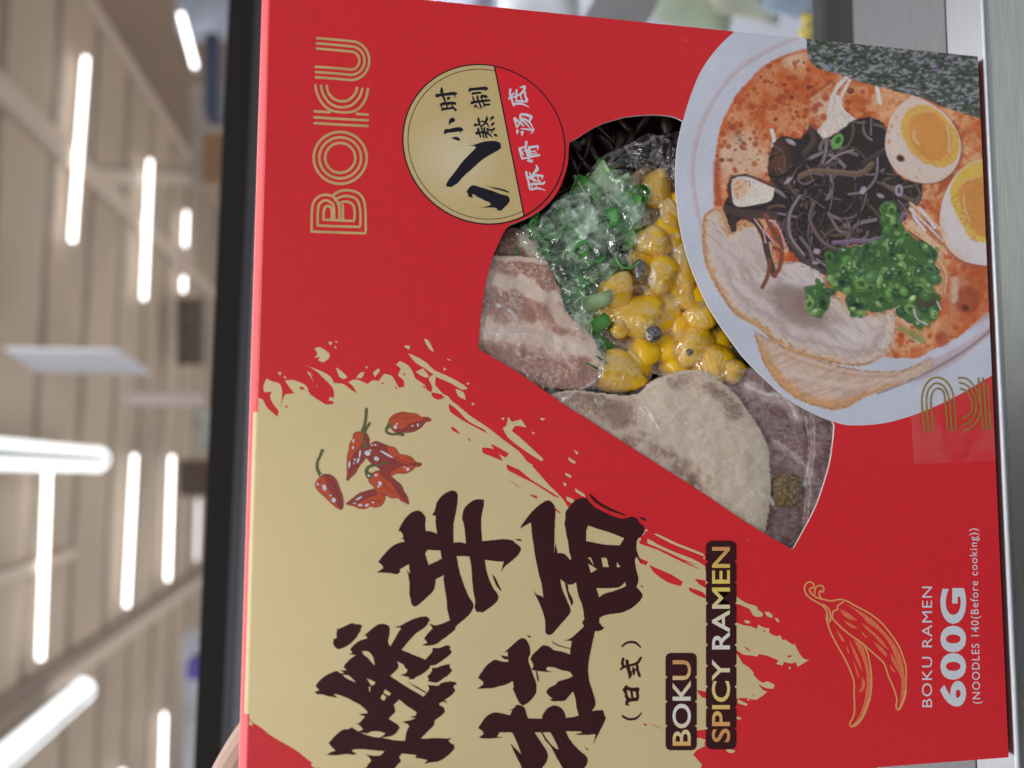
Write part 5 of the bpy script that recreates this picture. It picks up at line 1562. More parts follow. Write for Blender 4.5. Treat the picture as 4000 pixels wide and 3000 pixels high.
def creases(scale, k, seed, extra=None, kl=.5):
    def g(X, Y, d):
        h = k * (ridges(X, Y, scale, seed) ** 3 * .9 + ridges(X, Y, scale * .45, seed + 5) ** 4 * .5 + .5 * sst(9, 2, np.abs(d - 10)) * fbm(X / 30, Y / 30, seed + 8))
        if extra is not None:
            h = h + extra(X, Y)
        h = h + kl * crease_line(X, Y) * sst(.3, .55, fbm(X / 26, Y / 26, seed + 11))
        return np.repeat(np.clip(h, 0, .8)[..., None], 3, 2)
    return g


def pA_col(X, Y, d):
    w = (fbm(X / 34, Y / 34, 5, 5) - .5) * 70
    fat = sst(44, 4, lines_d(X, Y, zm(*Z2, [(170, 1170), (300, 1165), (420, 1190), (600, 1270)])) + w)
    fat = np.maximum(fat, sst(66, 4, lines_d(X, Y, zm(*Z2, [(110, 1450), (250, 1490), (420, 1500), (600, 1570), (860, 1600), (980, 1680)])) + w))
    fat = np.maximum(fat, .8 * sst(14, 5, lines_d(X, Y, zm(*Z2, [(230, 1005), (400, 1015), (545, 1030)])) + w * .3))
    fat = np.maximum(fat, .55 * sst(40, 10, lines_d(X, Y, zm(*Z2, [(600, 1300), (680, 1420), (820, 1490)])) + w * .5))
    return marble(X, Y, (124, 90, 80), (210, 190, 178), fat, 21)


def pA_dep(X, Y, d):
    b = 3.4 - 1.8 * (1 - np.exp(-d / 35)) + (fbm(X / 70, Y / 70, 9) - .5) * 1.6 + (fbm(X / 30, Y / 30, 10, 2) - .5) * .4
    return np.maximum(b - 0.7 * sst(60, 10, lines_d(X, Y, zm(*Z2, [(110, 1450), (250, 1490), (600, 1570), (860, 1600)]))), 0.75)


pork = []
pork.append(sheet('pork_slice', zm(*Z2, [(60, 985), (220, 985), (400, 992), (548, 1012), (590, 1080), (650, 1210), (710, 1385), (830, 1470), (880, 1560), (940, 1700), (860, 1840), (500, 1850), (200, 1780), (-40, 1520), (20, 1200)]),
                  pA_dep, pA_col, m_pork, jag=10, seed=3))
tag(pork[0], 'brown pork slice with two pale fat bands at the left corner of the window', 'pork slice', 'frozen pork slices in the window')


def pB_col(X, Y, d):
    w = (fbm(X / 36, Y / 36, 15, 5) - .5) * 90
    br = sst(62, 0, lines_d(X, Y, zm(*Z3, [(690, 470), (850, 470), (1000, 560), (1120, 690)])) + w)
    br = np.maximum(br, sst(70, 0, lines_d(X, Y, zm(*Z3, [(440, 860), (560, 880), (680, 970), (800, 1060), (900, 1180)])) + w))
    br = np.maximum(br, sst(110, 20, lines_d(X, Y, zm(*Z3, [(0, 560), (140, 640), (250, 650), (360, 700)])) + w))
    br = br * (1 - .9 * sst(16, 6, d))
    c = marble(X, Y, (108, 80, 70), (212, 196, 178), 1 - br * .95, 31, 1.3)
    k = sst(.35, .75, fbm(X / 70, Y / 70, 33, 4))[..., None] * .2
    return c * (1 - k) + np.array((.80, .62, .50)) * k


def pB_dep(X, Y, d):
    return 3.2 - 2.1 * (1 - np.exp(-d / 60)) + (fbm(X / 90, Y / 90, 19) - .5) * 1.5 + (fbm(X / 30, Y / 30, 20, 2) - .5) * .25


pork.append(sheet('pork_slice', zm(*Z3, [(-80, 560), (60, 530), (200, 545), (330, 560), (480, 560), (560, 490), (640, 448), (760, 412), (880, 398), (960, 430), (1060, 500), (1130, 570), (1185, 640), (1250, 735), (1305, 830), (1335, 920), (1345, 1050), (1352, 1180), (1345, 1300), (1315, 1450), (1290, 1600), (1000, 1560), (600, 1280), (100, 950)]),
                  pB_dep, pB_col, m_pork, jag=6, seed=4))
tag(pork[1], 'large white fatty pork slice lying nearest the straight slanted window edge', 'pork slice', 'frozen pork slices in the window')


def pC_col(X, Y, d):
    fat = .55 * sst(30, 6, lines_d(X, Y, zm(*Z3, [(1180, 500), (1300, 560), (1450, 600), (1520, 720)])) + (fbm(X / 30, Y / 30, 3) - .5) * 40)
    fat = np.maximum(fat, .3 * sst(18, 4, lines_d(X, Y, zm(*Z3, [(1380, 880), (1560, 1010), (1620, 1090)]))))
    return marble(X, Y, (104, 78, 78), (178, 158, 160), fat, 41, .6)


def pC_dep(X, Y, d):
    fold = lines_d(X, Y, zm(*Z3, [(1590, 640), (1600, 900), (1570, 1150), (1540, 1500)]))
    return 5.6 + 1.2 * sst(24, 0, fold) + (fbm(X / 80, Y / 80, 29) - .5) * 1.2 + (fbm(X / 30, Y / 30, 28, 2) - .5) * .3


pork.append(sheet('pork_slice', zm(*Z3, [(960, 380), (1200, 380), (1500, 560), (1850, 700), (1880, 1100), (1760, 1400), (1560, 1720), (1200, 1720), (1150, 1300), (1200, 900), (1100, 600)]), pC_dep, pC_col, m_pork, jag=4, seed=5))
tag(pork[2], 'flat mauve brown pork slice set back at the lower right end of the window', 'pork slice', 'frozen pork slices in the window')


def pD_col(X, Y, d):
    fat = sst(50, 20, lines_d(X, Y, zm(*Z2, [(440, 880), (480, 940), (500, 1000)])))
    return marble(X, Y, (92, 66, 56), (176, 160, 148), fat, 51, .6)


pork.append(sheet('pork_slice', zm(*Z2, [(230, 860), (340, 800), (430, 840), (500, 890), (535, 985), (500, 1010), (430, 1012), (200, 1000)]), lambda X, Y, d: 6.0 - 1.6 * (1 - np.exp(-d / 25)) + (fbm(X / 40, Y / 40, 6) - .5), pD_col, m_pork, jag=8, seed=6))
tag(pork[3], 'small dark pork piece with a pale rounded end just below the round badge', 'pork slice', 'frozen pork slices in the window')
bag = sheet('inner_bag', zm(*Z3, [(-300, 120), (-120, 160), (200, 420), (420, 560), (620, 440), (760, 400), (1000, 420), (1240, 400), (1500, 560), (1850, 700), (1880, 1100), (1760, 1400), (1560, 1720), (1200, 1720), (600, 1280), (100, 950), (-300, 640), (-700, 250), (-640, -200), (-560, -330), (-420, -320), (-300, -200), (-260, 0)]),
            lambda X, Y, d: np.maximum(.66 - .2 * ridges(X, Y, 90, 261) - .3 * crease_line(X, Y) + (fbm(X / 40, Y / 40, 262) - .5) * .5, .12), creases(150, .10, 271), m_filmp, step=4, back=False)
tag(bag, 'clear wrinkled inner bag stretched over the pork slices along the slanted window edge', 'plastic film')
BAG = bag
crumb = sheet('fried_crumb', zm(*Z3, [(1350, 1120), (1420, 1080), (1520, 1090), (1570, 1150), (1540, 1240), (1480, 1300), (1400, 1290), (1350, 1220)]),
              lambda X, Y, d: 5.4 - 2.6 * (1 - np.exp(-d / 20)) + (fbm(X / 12, Y / 12, 8, 3) - .5) * 2.2, None, m_tan, step=4, jag=16, seed=8)
tag(crumb, 'tan crumbly fried morsel beside the large white pork slice', 'food crumb')


def px_mm(n):
    return n / 14.2 / 1000


def spot(z, x, y, Y):
    p = at_y(z[0] + x / z[2], z[1] + y / z[2], Y)
    return Vector(p)


# ---- sweetcorn packet
corn = thing('sweetcorn_packet', 'vacuum packed yellow sweetcorn kernels under wrinkled clear film beside the printed bowl', 'food packet', spot(Z2, 1250, 1150, .008))
KER = [(1262, 560, 112, 128, .3, .6), (1365, 730, 78, 125, -.5, .75), (1240, 905, 128, 100, .1, .35), (1300, 1110, 98, 128, .2, .2), (1440, 1080, 82, 180, -.15, .75), (1010, 1215, 105, 125, .6, .3), (1150, 1385, 190, 130, -.25, .25),
       (1550, 1390, 100, 90, .3, .5), (1500, 1580, 130, 155, .5, .25), (920, 1350, 80, 75, 0, .6), (1025, 1470, 50, 62, .2, .3), (1340, 1330, 95, 105, .4, .55), (990, 1745, 195, 135, .1, .3), (1640, 1700, 130, 140, .2, .2), (1760, 1740, 90, 80, .1, .3), (1390, 900, 70, 60, 0, .6), (1460, 1280, 80, 70, .3, .6)]
nu, nvv = 18, 12


def kernel_mesh(a, b, c, pale, seed):
    V, F, C_ = [], [], []
    rr = random.Random(seed)
    ph = [rr.uniform(0, 6.28) for _ in range(6)]
    for i in range(nvv + 1):
        th = math.pi * i / nvv
        for j in range(nu):
            fi_ = 2 * math.pi * j / nu
            x, y, z = math.sin(th) * math.cos(fi_), math.cos(th), math.sin(th) * math.sin(fi_)
            tape = (1 - 0.42 * max(0, .25 - y) / 1.25) * (1 + .10 * (y > .2))
            lump = 1 + .06 * math.sin(3 * fi_ + ph[0]) + .05 * math.sin(2 * th * 2 + ph[1]) + .04 * math.sin(5 * fi_ + 3 * th + ph[2])
            V.append((x * a * tape * lump, z * c * lump, y * b * (.94 if y > 0 else 1.06)))
            t = min(1, max(0, (-y - .75 + pale * 1.25 + .25 * math.sin(4 * fi_ + ph[3]) + .2 * math.sin(7 * th + ph[4])) * 1.3))
            yel = (0.95, 0.56, 0.006)
            pl = (0.86, 0.68, 0.32)
            C_.append([yel[k] * (1 - t) + pl[k] * t for k in range(3)])
    for i in range(nvv):
        for j in range(nu):
            F.append((i * nu + j, i * nu + (j + 1) % nu, (i + 1) * nu + (j + 1) % nu, (i + 1) * nu + j))
    me = mesh('corn_kernel', V, F)
    set_col(me, C_)
    return me


KD = []
for i, (x, y, a, b, g, pale) in enumerate(KER):
    ra, rb_ = a * 1.18 / Z2[2] / 14.2 / 1000, b * 1.18 / Z2[2] / 14.2 / 1000
    rc = min(ra, rb_) * .8
    Yc = 0.0018 + rc + R.uniform(0, .0015) + (.0025 if pale > .5 else 0)
    # photo up is the reader's right, so a kernel's long side b (photo vertical) lies along X
    me = kernel_mesh(rb_ if False else ra, rb_, rc, pale, i)
    o = link('corn_kernel', me, None, [m_corn], True)
    o.parent = corn
    p = spot(Z2, x, y, Yc)
    o.location = p - corn.location
    o.rotation_euler = (0, math.pi / 2 + g + (math.pi if R.random() < .5 else 0), 0)
    KD.append((Z2[0] + x / Z2[2], Z2[1] + y / Z2[2], a / Z2[2], b / Z2[2], g, Yc * 1000, rc * 1000))
for x, y in ((1330, 820), (1180, 1010), (1420, 1230), (1260, 1260), (1080, 1340), (1420, 1480), (1360, 1600), (1180, 1610), (1130, 1720), (1520, 1260), (1480, 820), (1440, 640), (1560, 1720), (1400, 1740), (1280, 1420), (1640, 1560)):
    o = link('corn_kernel', kernel_mesh(.0052, .0058, .0036, R.uniform(.1, .6), int(x + y)), None, [m_corn], True)
    o.parent = corn
    o.location = spot(Z2, x, y, R.uniform(.0088, .0102)) - corn.location
    o.rotation_euler = (R.uniform(-.4, .4), R.uniform(0, 6.28), R.uniform(-.4, .4))
for x, y, a, b, g in ((1160, 1080, 42, 78, .1), (1250, 1500, 60, 62, .4), (1480, 1620, 26, 26, 0)):
    me = kernel_mesh(a / Z2[2] / 14200, b / Z2[2] / 14200, .0016, 0, int(x))
    o = link('dried_bit', me, None, [m_earp], True)
    o.parent = corn
    o.location = spot(Z2, x, y, .0036) - corn.location
    o.rotation_euler = (.2, math.pi / 2 + g, .3)
    KD.append((Z2[0] + x / Z2[2], Z2[1] + y / Z2[2], a / Z2[2], b / Z2[2], g, 3.6, 1.6))


def film_corn(X, Y, d):
    h = np.full(X.shape, 7.5)
    for x, y, a, b, g, yc, rc in KD:
        c, s = math.cos(g), math.sin(g)
        u, v_ = (X - x) * c + (Y - y) * s, -(X - x) * s + (Y - y) * c
        q = (u / a) ** 2 + (v_ / b) ** 2
        e = yc - rc * np.sqrt(np.clip(1.12 - q, 0, None)) - .25
        e = np.where(q < 1.12, e, yc + (np.sqrt(q) - 1) * 9)
        h = -np.log(np.exp(-h * 1.6) + np.exp(-e * 1.6)) / 1.6
    return np.maximum(h - .5 * ridges(X, Y, 70, 61) - .5 * crease_line(X, Y), .75)


o = sheet('packet_back', zm(*Z2, [(1090, 480), (1180, 420), (1450, 500), (1560, 1050), (1840, 1700), (1620, 1870), (1250, 1760), (1000, 1900), (800, 1760), (860, 1480), (880, 1180), (1090, 1060), (1130, 700)]),
          lambda X, Y, d: 10.5 + (fbm(X / 40, Y / 40, 66) - .5) * 3, None, mat('corn_packet_back', (0.36, 0.19, 0.06), rough=.3, noise=.4, nscale=120), back=False)
child(o, corn)
o = sheet('film', zm(*Z2, [(1090, 480), (1180, 420), (1280, 420), (1450, 500), (1500, 800), (1560, 1050), (1650, 1250), (1760, 1480), (1840, 1700), (1800, 1830), (1620, 1870), (1450, 1860), (1250, 1760), (1180, 1880), (1000, 1900), (820, 1850), (780, 1740), (880, 1620), (860, 1480), (840, 1330), (880, 1180), (1000, 1090), (1090, 1060), (1090, 850), (1130, 700)]),
          film_corn, creases(90, .22, 161, None, .6), m_filmc, step=4, back=False)
child(o, corn)

# ---- spring onion packet
onion = thing('spring_onion_packet', 'frosted clear packet of chopped green spring onion beside the round badge', 'food packet', spot(Z2, 800, 900, .008))
ONP = np.array(zm(*Z2, [(360, 820), (560, 740), (640, 640), (760, 560), (900, 470), (1040, 440), (1140, 460), (1120, 600), (1120, 780), (1080, 830), (1110, 1060), (970, 1110), (890, 1250), (870, 1470), (800, 1510), (700, 1420), (630, 1280), (600, 1130), (500, 1000), (380, 910)]))


def frost(X, Y):
    f_ = 0
    for x, y, r in ((800, 720, 130), (830, 830, 90), (760, 960, 80), (1150, 700, 70), (780, 1400, 70), (1010, 560, 60)):
        x, y, r = Z2[0] + x / Z2[2], Z2[1] + y / Z2[2], r / Z2[2]
        f_ = f_ + np.exp(-((X - x) ** 2 + (Y - y) ** 2) / r ** 2)
    return .62 * np.clip(f_, 0, 1) * sst(.25, .65, fbm(X / 34, Y / 34, 92, 3))


def onion_mesh(r, L, a0, a1, seed):
    V, F = [], []
    rr = random.Random(seed)
    n, m_ = 12, 3
    w = .25
    for i in range(n + 1):
        t = a0 + (a1 - a0) * i / n
        for j in range(m_ + 1):
            z = (j / m_ - .5) * L * (1 + .2 * math.sin(t * 2 + seed))
            for k in (0, 1):
                q = r * (1 - w * k * .5) * (1 + .08 * math.sin(3 * t + seed))
                V.append((q * math.cos(t), q * .7 * math.sin(t), z))
    s = (m_ + 1) * 2
    for i in range(n):
        for j in range(m_):
            for k in (0, 1):
                a = i * s + j * 2 + k
                F.append((a, a + 2, a + s + 2, a + s) if k else (a, a + s, a + s + 2, a + 2))
        for j in (0, m_):
            a = i * s + j * 2
            F.append((a, a + 1, a + s + 1, a + s))
    for i in (0, n):
        for j in range(m_):
            a = i * s + j * 2
            F.append((a, a + 2, a + 3, a + 1))
    return mesh('onion_piece', V, F)


RO = random.Random(5)
k = 0
while k < 52:
    x, y = RO.uniform(ONP[:, 0].min(), ONP[:, 0].max()), RO.uniform(ONP[:, 1].min(), ONP[:, 1].max())
    if not inside(ONP, np.array([[x, y]]))[0]:
        continue
    me = onion_mesh(RO.uniform(.0030, .0056), RO.uniform(.004, .0085), 0, RO.uniform(1.8, 5.2), k)
    o = link('onion_piece', me, None, [RO.choice([m_on1, m_on1, m_on2, m_on2, m_on3])], True)
    o.parent = onion
    o.location = Vector(at_y(x, y, RO.uniform(.0040, .0085))) - onion.location
    o.rotation_euler = (RO.uniform(-.9, .9), RO.uniform(0, 6.28), RO.uniform(-.9, .9))
    k += 1
for x, y, g in ((905, 1600, .5), (880, 1660, .4)):
    o = link('onion_piece', onion_mesh(.0034, .006, 0, 3.6, k), None, [m_on1], True)
    o.parent = onion
    o.location = spot(Z2, x, y, .0035) - onion.location
    o.rotation_euler = (.2, g, .2)
    k += 1
o = sheet('film', zm(*Z2, [(340, 840), (480, 740), (560, 690), (600, 640), (700, 570), (820, 510), (900, 450), (1040, 425), (1150, 450), (1180, 620), (1240, 780), (1120, 840), (1120, 1060), (990, 1120), (900, 1260), (860, 1480), (930, 1540), (960, 1640), (880, 1680), (820, 1540), (740, 1490), (650, 1340), (590, 1150), (480, 1010), (380, 930)]),
          lambda X, Y, d: np.maximum(2.5 + 2.2 * np.exp(-d / 14) + (fbm(X / 56, Y / 56, 71, 2) - .5) * 3.2 - .7 * ridges(X, Y, 80, 73) - .5 * crease_line(X, Y), .8), creases(90, .3, 173, frost), m_films, step=4, back=False)
child(o, onion)

# ---- wood ear packet
ear = thing('wood_ear_packet', 'glossy packet of black wood ear fungus in the dark upper right of the window', 'food packet', spot(Z2, 1050, 300, .01))
for i in range(34):
    x, y = R.uniform(640, 1480), R.uniform(80, 620)
    L = R.uniform(.009, .02)
    V, F = [], []
    k1, k2 = R.uniform(-1.5, 1.5), R.uniform(-1.2, 1.2)
    for s_ in range(9):
        t = s_ / 8
        cx_, cz_ = (t - .5) * L, math.sin(t * 3 + k1) * .002 * k2
        wd = .0013 * (1 - .5 * abs(t - .5)) * (1 + .5 * math.sin(i + 5 * t))
        tw = k1 * t * 2
        for a in range(6):
            b_ = a * math.pi / 3
            yy, zz = math.cos(b_) * wd * 1.6, math.sin(b_) * wd * .6
            V.append((cx_, yy * math.cos(tw) - zz * math.sin(tw) + cz_, yy * math.sin(tw) + zz * math.cos(tw) + cz_ * 1.5))
    for s_ in range(8):
        for a in range(6):
            F.append((s_ * 6 + a, s_ * 6 + (a + 1) % 6, s_ * 6 + 6 + (a + 1) % 6, s_ * 6 + 6 + a))
    F += [tuple(range(5, -1, -1)), tuple(range(48, 54))]
    o = link('fungus_strip', mesh('fungus_strip', V, F), None, [m_ear], True)
    o.parent = ear
    o.location = spot(Z2, x, y, R.uniform(.010, .016)) - ear.location
    o.rotation_euler = (R.uniform(-.3, .3), R.uniform(0, 3.14), R.uniform(-.3, .3))
o = sheet('film', zm(*Z2, [(800, 470), (900, 360), (1000, 300), (1100, 260), (1200, 200), (1300, 210), (1420, 180), (1500, 200), (1500, 640), (1380, 560), (1280, 420), (1150, 440), (1000, 430), (900, 480), (820, 520)]),
          lambda X, Y, d: 6.5 + 2 * np.exp(-d / 14) + (fbm(X / 60, Y / 60, 81) - .5) * 4 - 1.1 * ridges(X, Y, 50, 83) - .4 * ridges(X, Y, 22, 85), creases(70, .35, 183), m_filme, step=4, back=False)
child(o, ear)

# ------------------------------------------------------------------ steel ledge and glass of the display freezer
m_steel = mat('brushed_steel', (0.27, 0.28, 0.30), rough=0.42, metal=0.7, noise=0.12, nscale=60, aniso=(1, 40, 40), bump=0.06, bscale=300)
m_steelb = mat('polished_steel', (0.46, 0.48, 0.52), rough=0.34, metal=0.95, noise=0.05, nscale=60, aniso=(1, 40, 40), bump=0.05, bscale=500)
m_steelf = mat('satin_steel', (0.62, 0.64, 0.62), rough=0.26, metal=0.9, noise=0.14, nscale=60, aniso=(1, 40, 40), bump=0.06, bscale=300)
m_blackr = mat('black_rail', (0.022, 0.019, 0.019), rough=0.7, spec=0.15)
m_railf = mat('rail_lip', (0.05, 0.05, 0.062), rough=0.4)
m_dark = mat('dark_gasket', (0.012, 0.012, 0.014), rough=0.6)
m_liner = mat('freezer_liner', (0.62, 0.64, 0.74), rough=0.5)
frz = thing('display_freezer', 'stainless steel display freezer with a slanted glass lid and black top rail behind the carton', 'freezer', (0, .05, -.2))


def prism(name, prof, x0, x1, material, parent=None, close=True, smooth=False):
    n = len(prof)
    V = [(x0, a, b) for a, b in prof] + [(x1, a, b) for a, b in prof]
    F = [(i, (i + 1) % n, n + (i + 1) % n, n + i) for i in range(n if close else n - 1)]
    if close:
        F += [tuple(range(n - 1, -1, -1)), tuple(range(n, 2 * n))]
    o = link(name, mesh(name, V, F), None, [material], smooth)
    if parent:
        child(o, parent)
    return o


yc_ = float(at_z(3692, 100, -.0004)[1])
yb_ = float(at_z(3332, 40, -.0004)[1])
prism('ledge_panel', [(yc_, -.0004), (yb_, -.0004), (yb_, -.03), (yc_, -.03)], -1.2, 1.2, m_steel, frz)
r_ = .0013
pr = [(yc_ - .0004, -.0007), (yc_ - .0004, -.0040)] + [(-.0011, -.0040)]
lip = [(-.0011 + r_ - r_ * math.cos(math.radians(a)), -.0018 - r_ + r_ * math.sin(math.radians(a))) for a in range(0, 76, 15)]
prism('ledge_trim', pr + lip, -1.2, 1.2, m_steelb, frz)
prism('front_panel', [(-.0009, -.0042), (-.0009, -.5), (.006, -.5), (.006, -.0042)], -1.2, 1.2, m_steelf, frz)
prism('gasket', [(yb_, -.004), (yb_ + .022, .004), (yb_ + .022, -.03), (yb_, -.03)], -1.2, 1.2, m_dark, frz)
YR = .30
ra, rb2 = at_y([893, 757], [0, 3000], YR)
rc1, rd1 = at_y([1002, 893], [0, 2400], YR)
re1, rf1 = at_y([1038, 925], [0, 2400], YR)


def bar(name, A, B, up, dep, material, parent=None, over=.6):
    """square rod with its upper front edge from A to B"""
    A, B = Vector(A), Vector(B)
    d = (B - A).normalized()
    A, B = A - d * over, B + d * over
    u = Vector((0, 0, -up))
    w = Vector((0, dep, 0))
    V = [A, A + u, A + u + w, A + w, B, B + u, B + u + w, B + w]
    o = link(name, mesh(name, V, [(0, 1, 2, 3), (7, 6, 5, 4), (0, 4, 5, 1), (1, 5, 6, 2), (2, 6, 7, 3), (3, 7, 4, 0)]), None, [material])
    if parent:
        child(o, parent)
    return o


h1 = float(abs(rc1[2] - (ra[2] + (rb2[2] - ra[2]) * 0)))
bar('top_rail', rb2, ra, h1, .05, m_blackr, frz)
bar('rail_lip', Vector(rd1) - Vector((0, .004, 0)), Vector(rc1) - Vector((0, .004, 0)), .0062, .05, m_railf, frz)
m_glass = film_mat('lid_glass', 0.03, False, 8, .8, .03, (.8, .85, .9), 0.0, 10)
zr_ = float(re1[2])
q = [(-1.2, yb_ + .012, .004), (1.2, yb_ + .012, .004), (1.2, YR, zr_), (-1.2, YR, zr_)]
gl2 = link('lid_glass', mesh('lid_glass', q + [(a, b + .004, c) for a, b, c in q], [(0, 1, 2, 3), (7, 6, 5, 4)]), None, [m_glass])
child(gl2, frz)
p1_, p2_ = at_y([2335, 2490], [60, -40], .33)
v_ = [at_y(x, y, Y) for Y in (.33, .345) for x, y in ((2255, 110), (2515, 110), (2650, -120), (2390, -120))]
o = link('corner_post', mesh('corner_post', v_, [(0, 1, 2, 3), (7, 6, 5, 4), (0, 4, 5, 1), (1, 5, 6, 2), (2, 6, 7, 3), (3, 7, 4, 0)]), None, [mat('post_grey', (.34, .33, .35), rough=.5)])
child(o, frz)
o = link('inner_wall', mesh('inner_wall', [(-1.2, .75, -.5), (1.2, .75, -.5), (1.2, .95, .26), (-1.2, .95, .26), (-1.2, .78, -.5), (1.2, .78, -.5), (1.2, .98, .26), (-1.2, .98, .26)], [(0, 1, 2, 3), (7, 6, 5, 4), (3, 2, 6, 7)]), None, [m_liner])
child(o, frz)
# packets lying in the freezer, out of focus to the right of the carton
m_bag = [mat('bag_' + n, c, rough=.45, noise=.25, nscale=14) for n, c in (('lilac', (.62, .58, .78)), ('white', (.8, .82, .9)), ('green', (.52, .62, .5)), ('cream', (.72, .7, .52)), ('yellow', (.75, .6, .1)), ('blue', (.45, .6, .78)))]


def pillow(name, x, y, Y, w, h, t, m, label, rot=0.0):
    V, F = [], []
    n = 10
    for sgn in (-1, 1):
        for i in range(n + 1):
            for j in range(n + 1):
                u, v2 = i / n * 2 - 1, j / n * 2 - 1
                b_ = (max(0, (1 - u**4)) * max(0, (1 - v2**4))) ** .6
                V.append((u * w / 2 * (1 - .06 * v2 * v2), sgn * t / 2 * b_ + .002 * math.sin(7 * u + 3 * v2), v2 * h / 2 * (1 - .05 * u * u)))
    k = (n + 1) ** 2
    for s_ in (0, 1):
        for i in range(n):
            for j in range(n):
                a = s_ * k + i * (n + 1) + j
                F.append((a, a + n + 1, a + n + 2, a + 1) if s_ == 0 else (a, a + 1, a + n + 2, a + n + 1))
    o = link(name, mesh(name, V, F), None, [m], True)
    o.location = Vector(at_y(x, y, Y))
    o.rotation_euler = (.25, rot, 0)
    tag(o, label, 'food bag', 'bags inside the freezer')
    return o


for x, y, Y, w, h, m, lb, rt in (
        (1720, -60, .62, .13, .12, m_bag[0], 'blurred lilac bag behind the glass at the top right shoulder of the carton', .1), (2080, -40, .66, .14, .13, m_bag[1], 'blurred white bag behind the glass just above the grey slanted post', -.1),
        (2700, -40, .55, .10, .12, m_bag[2], 'blurred pale green bag behind the glass just below the grey slanted post', .2), (2900, -60, .5, .07, .1, m_bag[3], 'blurred cream bag between the pale green bag and the pale blue one', 0), (3080, -70, .46, .07, .07, m_bag[5], 'blurred pale blue bag lowest behind the glass', .1),
        (3170, 120, .2, .022, .016, m_bag[4], 'small bright yellow packet touching the dark gasket beside the carton', .1)):
    pillow('food_bag', x, y, Y, w, h, .03 if w > .03 else .008, m, lb, rt)

# pale shop floor in front of the freezer and a dark sheet added as the photographer's stand-in, both seen only as a reflection in the steel
fl_ = link('floor', mesh('floor', [(-4, -4, -.95), (4, -4, -.95), (4, 0, -.95), (-4, 0, -.95)], [(0, 1, 2, 3)]), None, [mat('floor_tile', (.62, .64, .62), rough=.5, noise=.1, nscale=3)])
struct(fl_)
fm_ = link('dark_reflection_sheet', mesh('dark_reflection_sheet', [(-1.1, -3.2, -.94), (.10, -3.2, -.94), (.10, -.1, -.94), (-.62, -.1, -.94)], [(0, 1, 2, 3)]), None, [mat('reflection_black', (.012, .014, .014), rough=.7)])
struct(fm_)

# ------------------------------------------------------------------ shop ceiling behind
ZC = CZ + 1.86
dv3 = ray(1466, 1765)
Dd = np.array([dv3[0], dv3[1], 0.0])
Dd /= np.linalg.norm(Dd)
Ld = np.array([Dd[1], -Dd[0], 0.0])
m_ceil = mat('ceiling_sheet', (0.47, 0.385, 0.315), rough=0.8, noise=0.12, nscale=1.2)
nt = m_ceil.node_tree
Nn = nt.nodes
tc = Nn.new('ShaderNodeTexCoord')
wv = Nn.new('ShaderNodeTexWave')
wv.wave_type = 'BANDS'
wv.bands_direction = 'Y'
wv.inputs['Scale'].default_value = 1 / .65 * .5 * 2 * math.pi / 10
wv.inputs['Distortion'].default_value = .6
wv.inputs['Detail Scale'].default_value = 6
nt.links.new(tc.outputs['Object'], wv.inputs[0])
rmp = Nn.new('ShaderNodeMapRange')
rmp.inputs['From Min'].default_value = .0
rmp.inputs['From Max'].default_value = .12
rmp.inputs['To Min'].default_value = .5
rmp.inputs['To Max'].default_value = 1
nt.links.new(wv.outputs['Fac'], rmp.inputs[0])
bsdf = Nn['Principled BSDF']
wv2 = Nn.new('ShaderNodeTexWave')
wv2.bands_direction = 'Y'
wv2.inputs['Scale'].default_value = 2 * math.pi / 10 / .16
wv2.inputs['Distortion'].default_value = 1.2
nt.links.new(tc.outputs['Object'], wv2.inputs[0])
rm2 = Nn.new('ShaderNodeMapRange')
rm2.inputs['To Min'].default_value = .84
rm2.inputs['To Max'].default_value = 1.06
nt.links.new(wv2.outputs['Fac'], rm2.inputs[0])
mu2 = Nn.new('ShaderNodeMath')
mu2.operation = 'MULTIPLY'
nt.links.new(rmp.outputs[0], mu2.inputs[0])
nt.links.new(rm2.outputs[0], mu2.inputs[1])
src = bsdf.inputs['Base Color'].links[0].from_socket
sc = Nn.new('ShaderNodeVectorMath')
sc.operation = 'SCALE'
nt.links.new(src, sc.inputs[0])
nt.links.new(mu2.outputs[0], sc.inputs['Scale'])
nt.links.new(sc.outputs[0], bsdf.inputs['Base Color'])


def store_box(name, l0, l1, d0, d1, z0, z1, material, bevel=False):
    """box aligned with the shop: l across, d into the depth, z up"""
    V = []
    for z in (z0, z1):
        for l, d in ((l0, d0), (l1, d0), (l1, d1), (l0, d1)):
            V.append(((l - l0) , (d - d0), z - z0))
    o = link(name, mesh(name, V, [(3, 2, 1, 0), (4, 5, 6, 7), (0, 1, 5, 4), (1, 2, 6, 5), (2, 3, 7, 6), (3, 0, 4, 7)]), None, [material])
    b_ = Ld * l0 + Dd * d0
    o.location = (b_[0], b_[1], z0)
    o.rotation_euler = (0, 0, math.atan2(Ld[1], Ld[0]))
    return o


def ld(p):
    return float(np.dot(p, Ld)), float(np.dot(p, Dd))


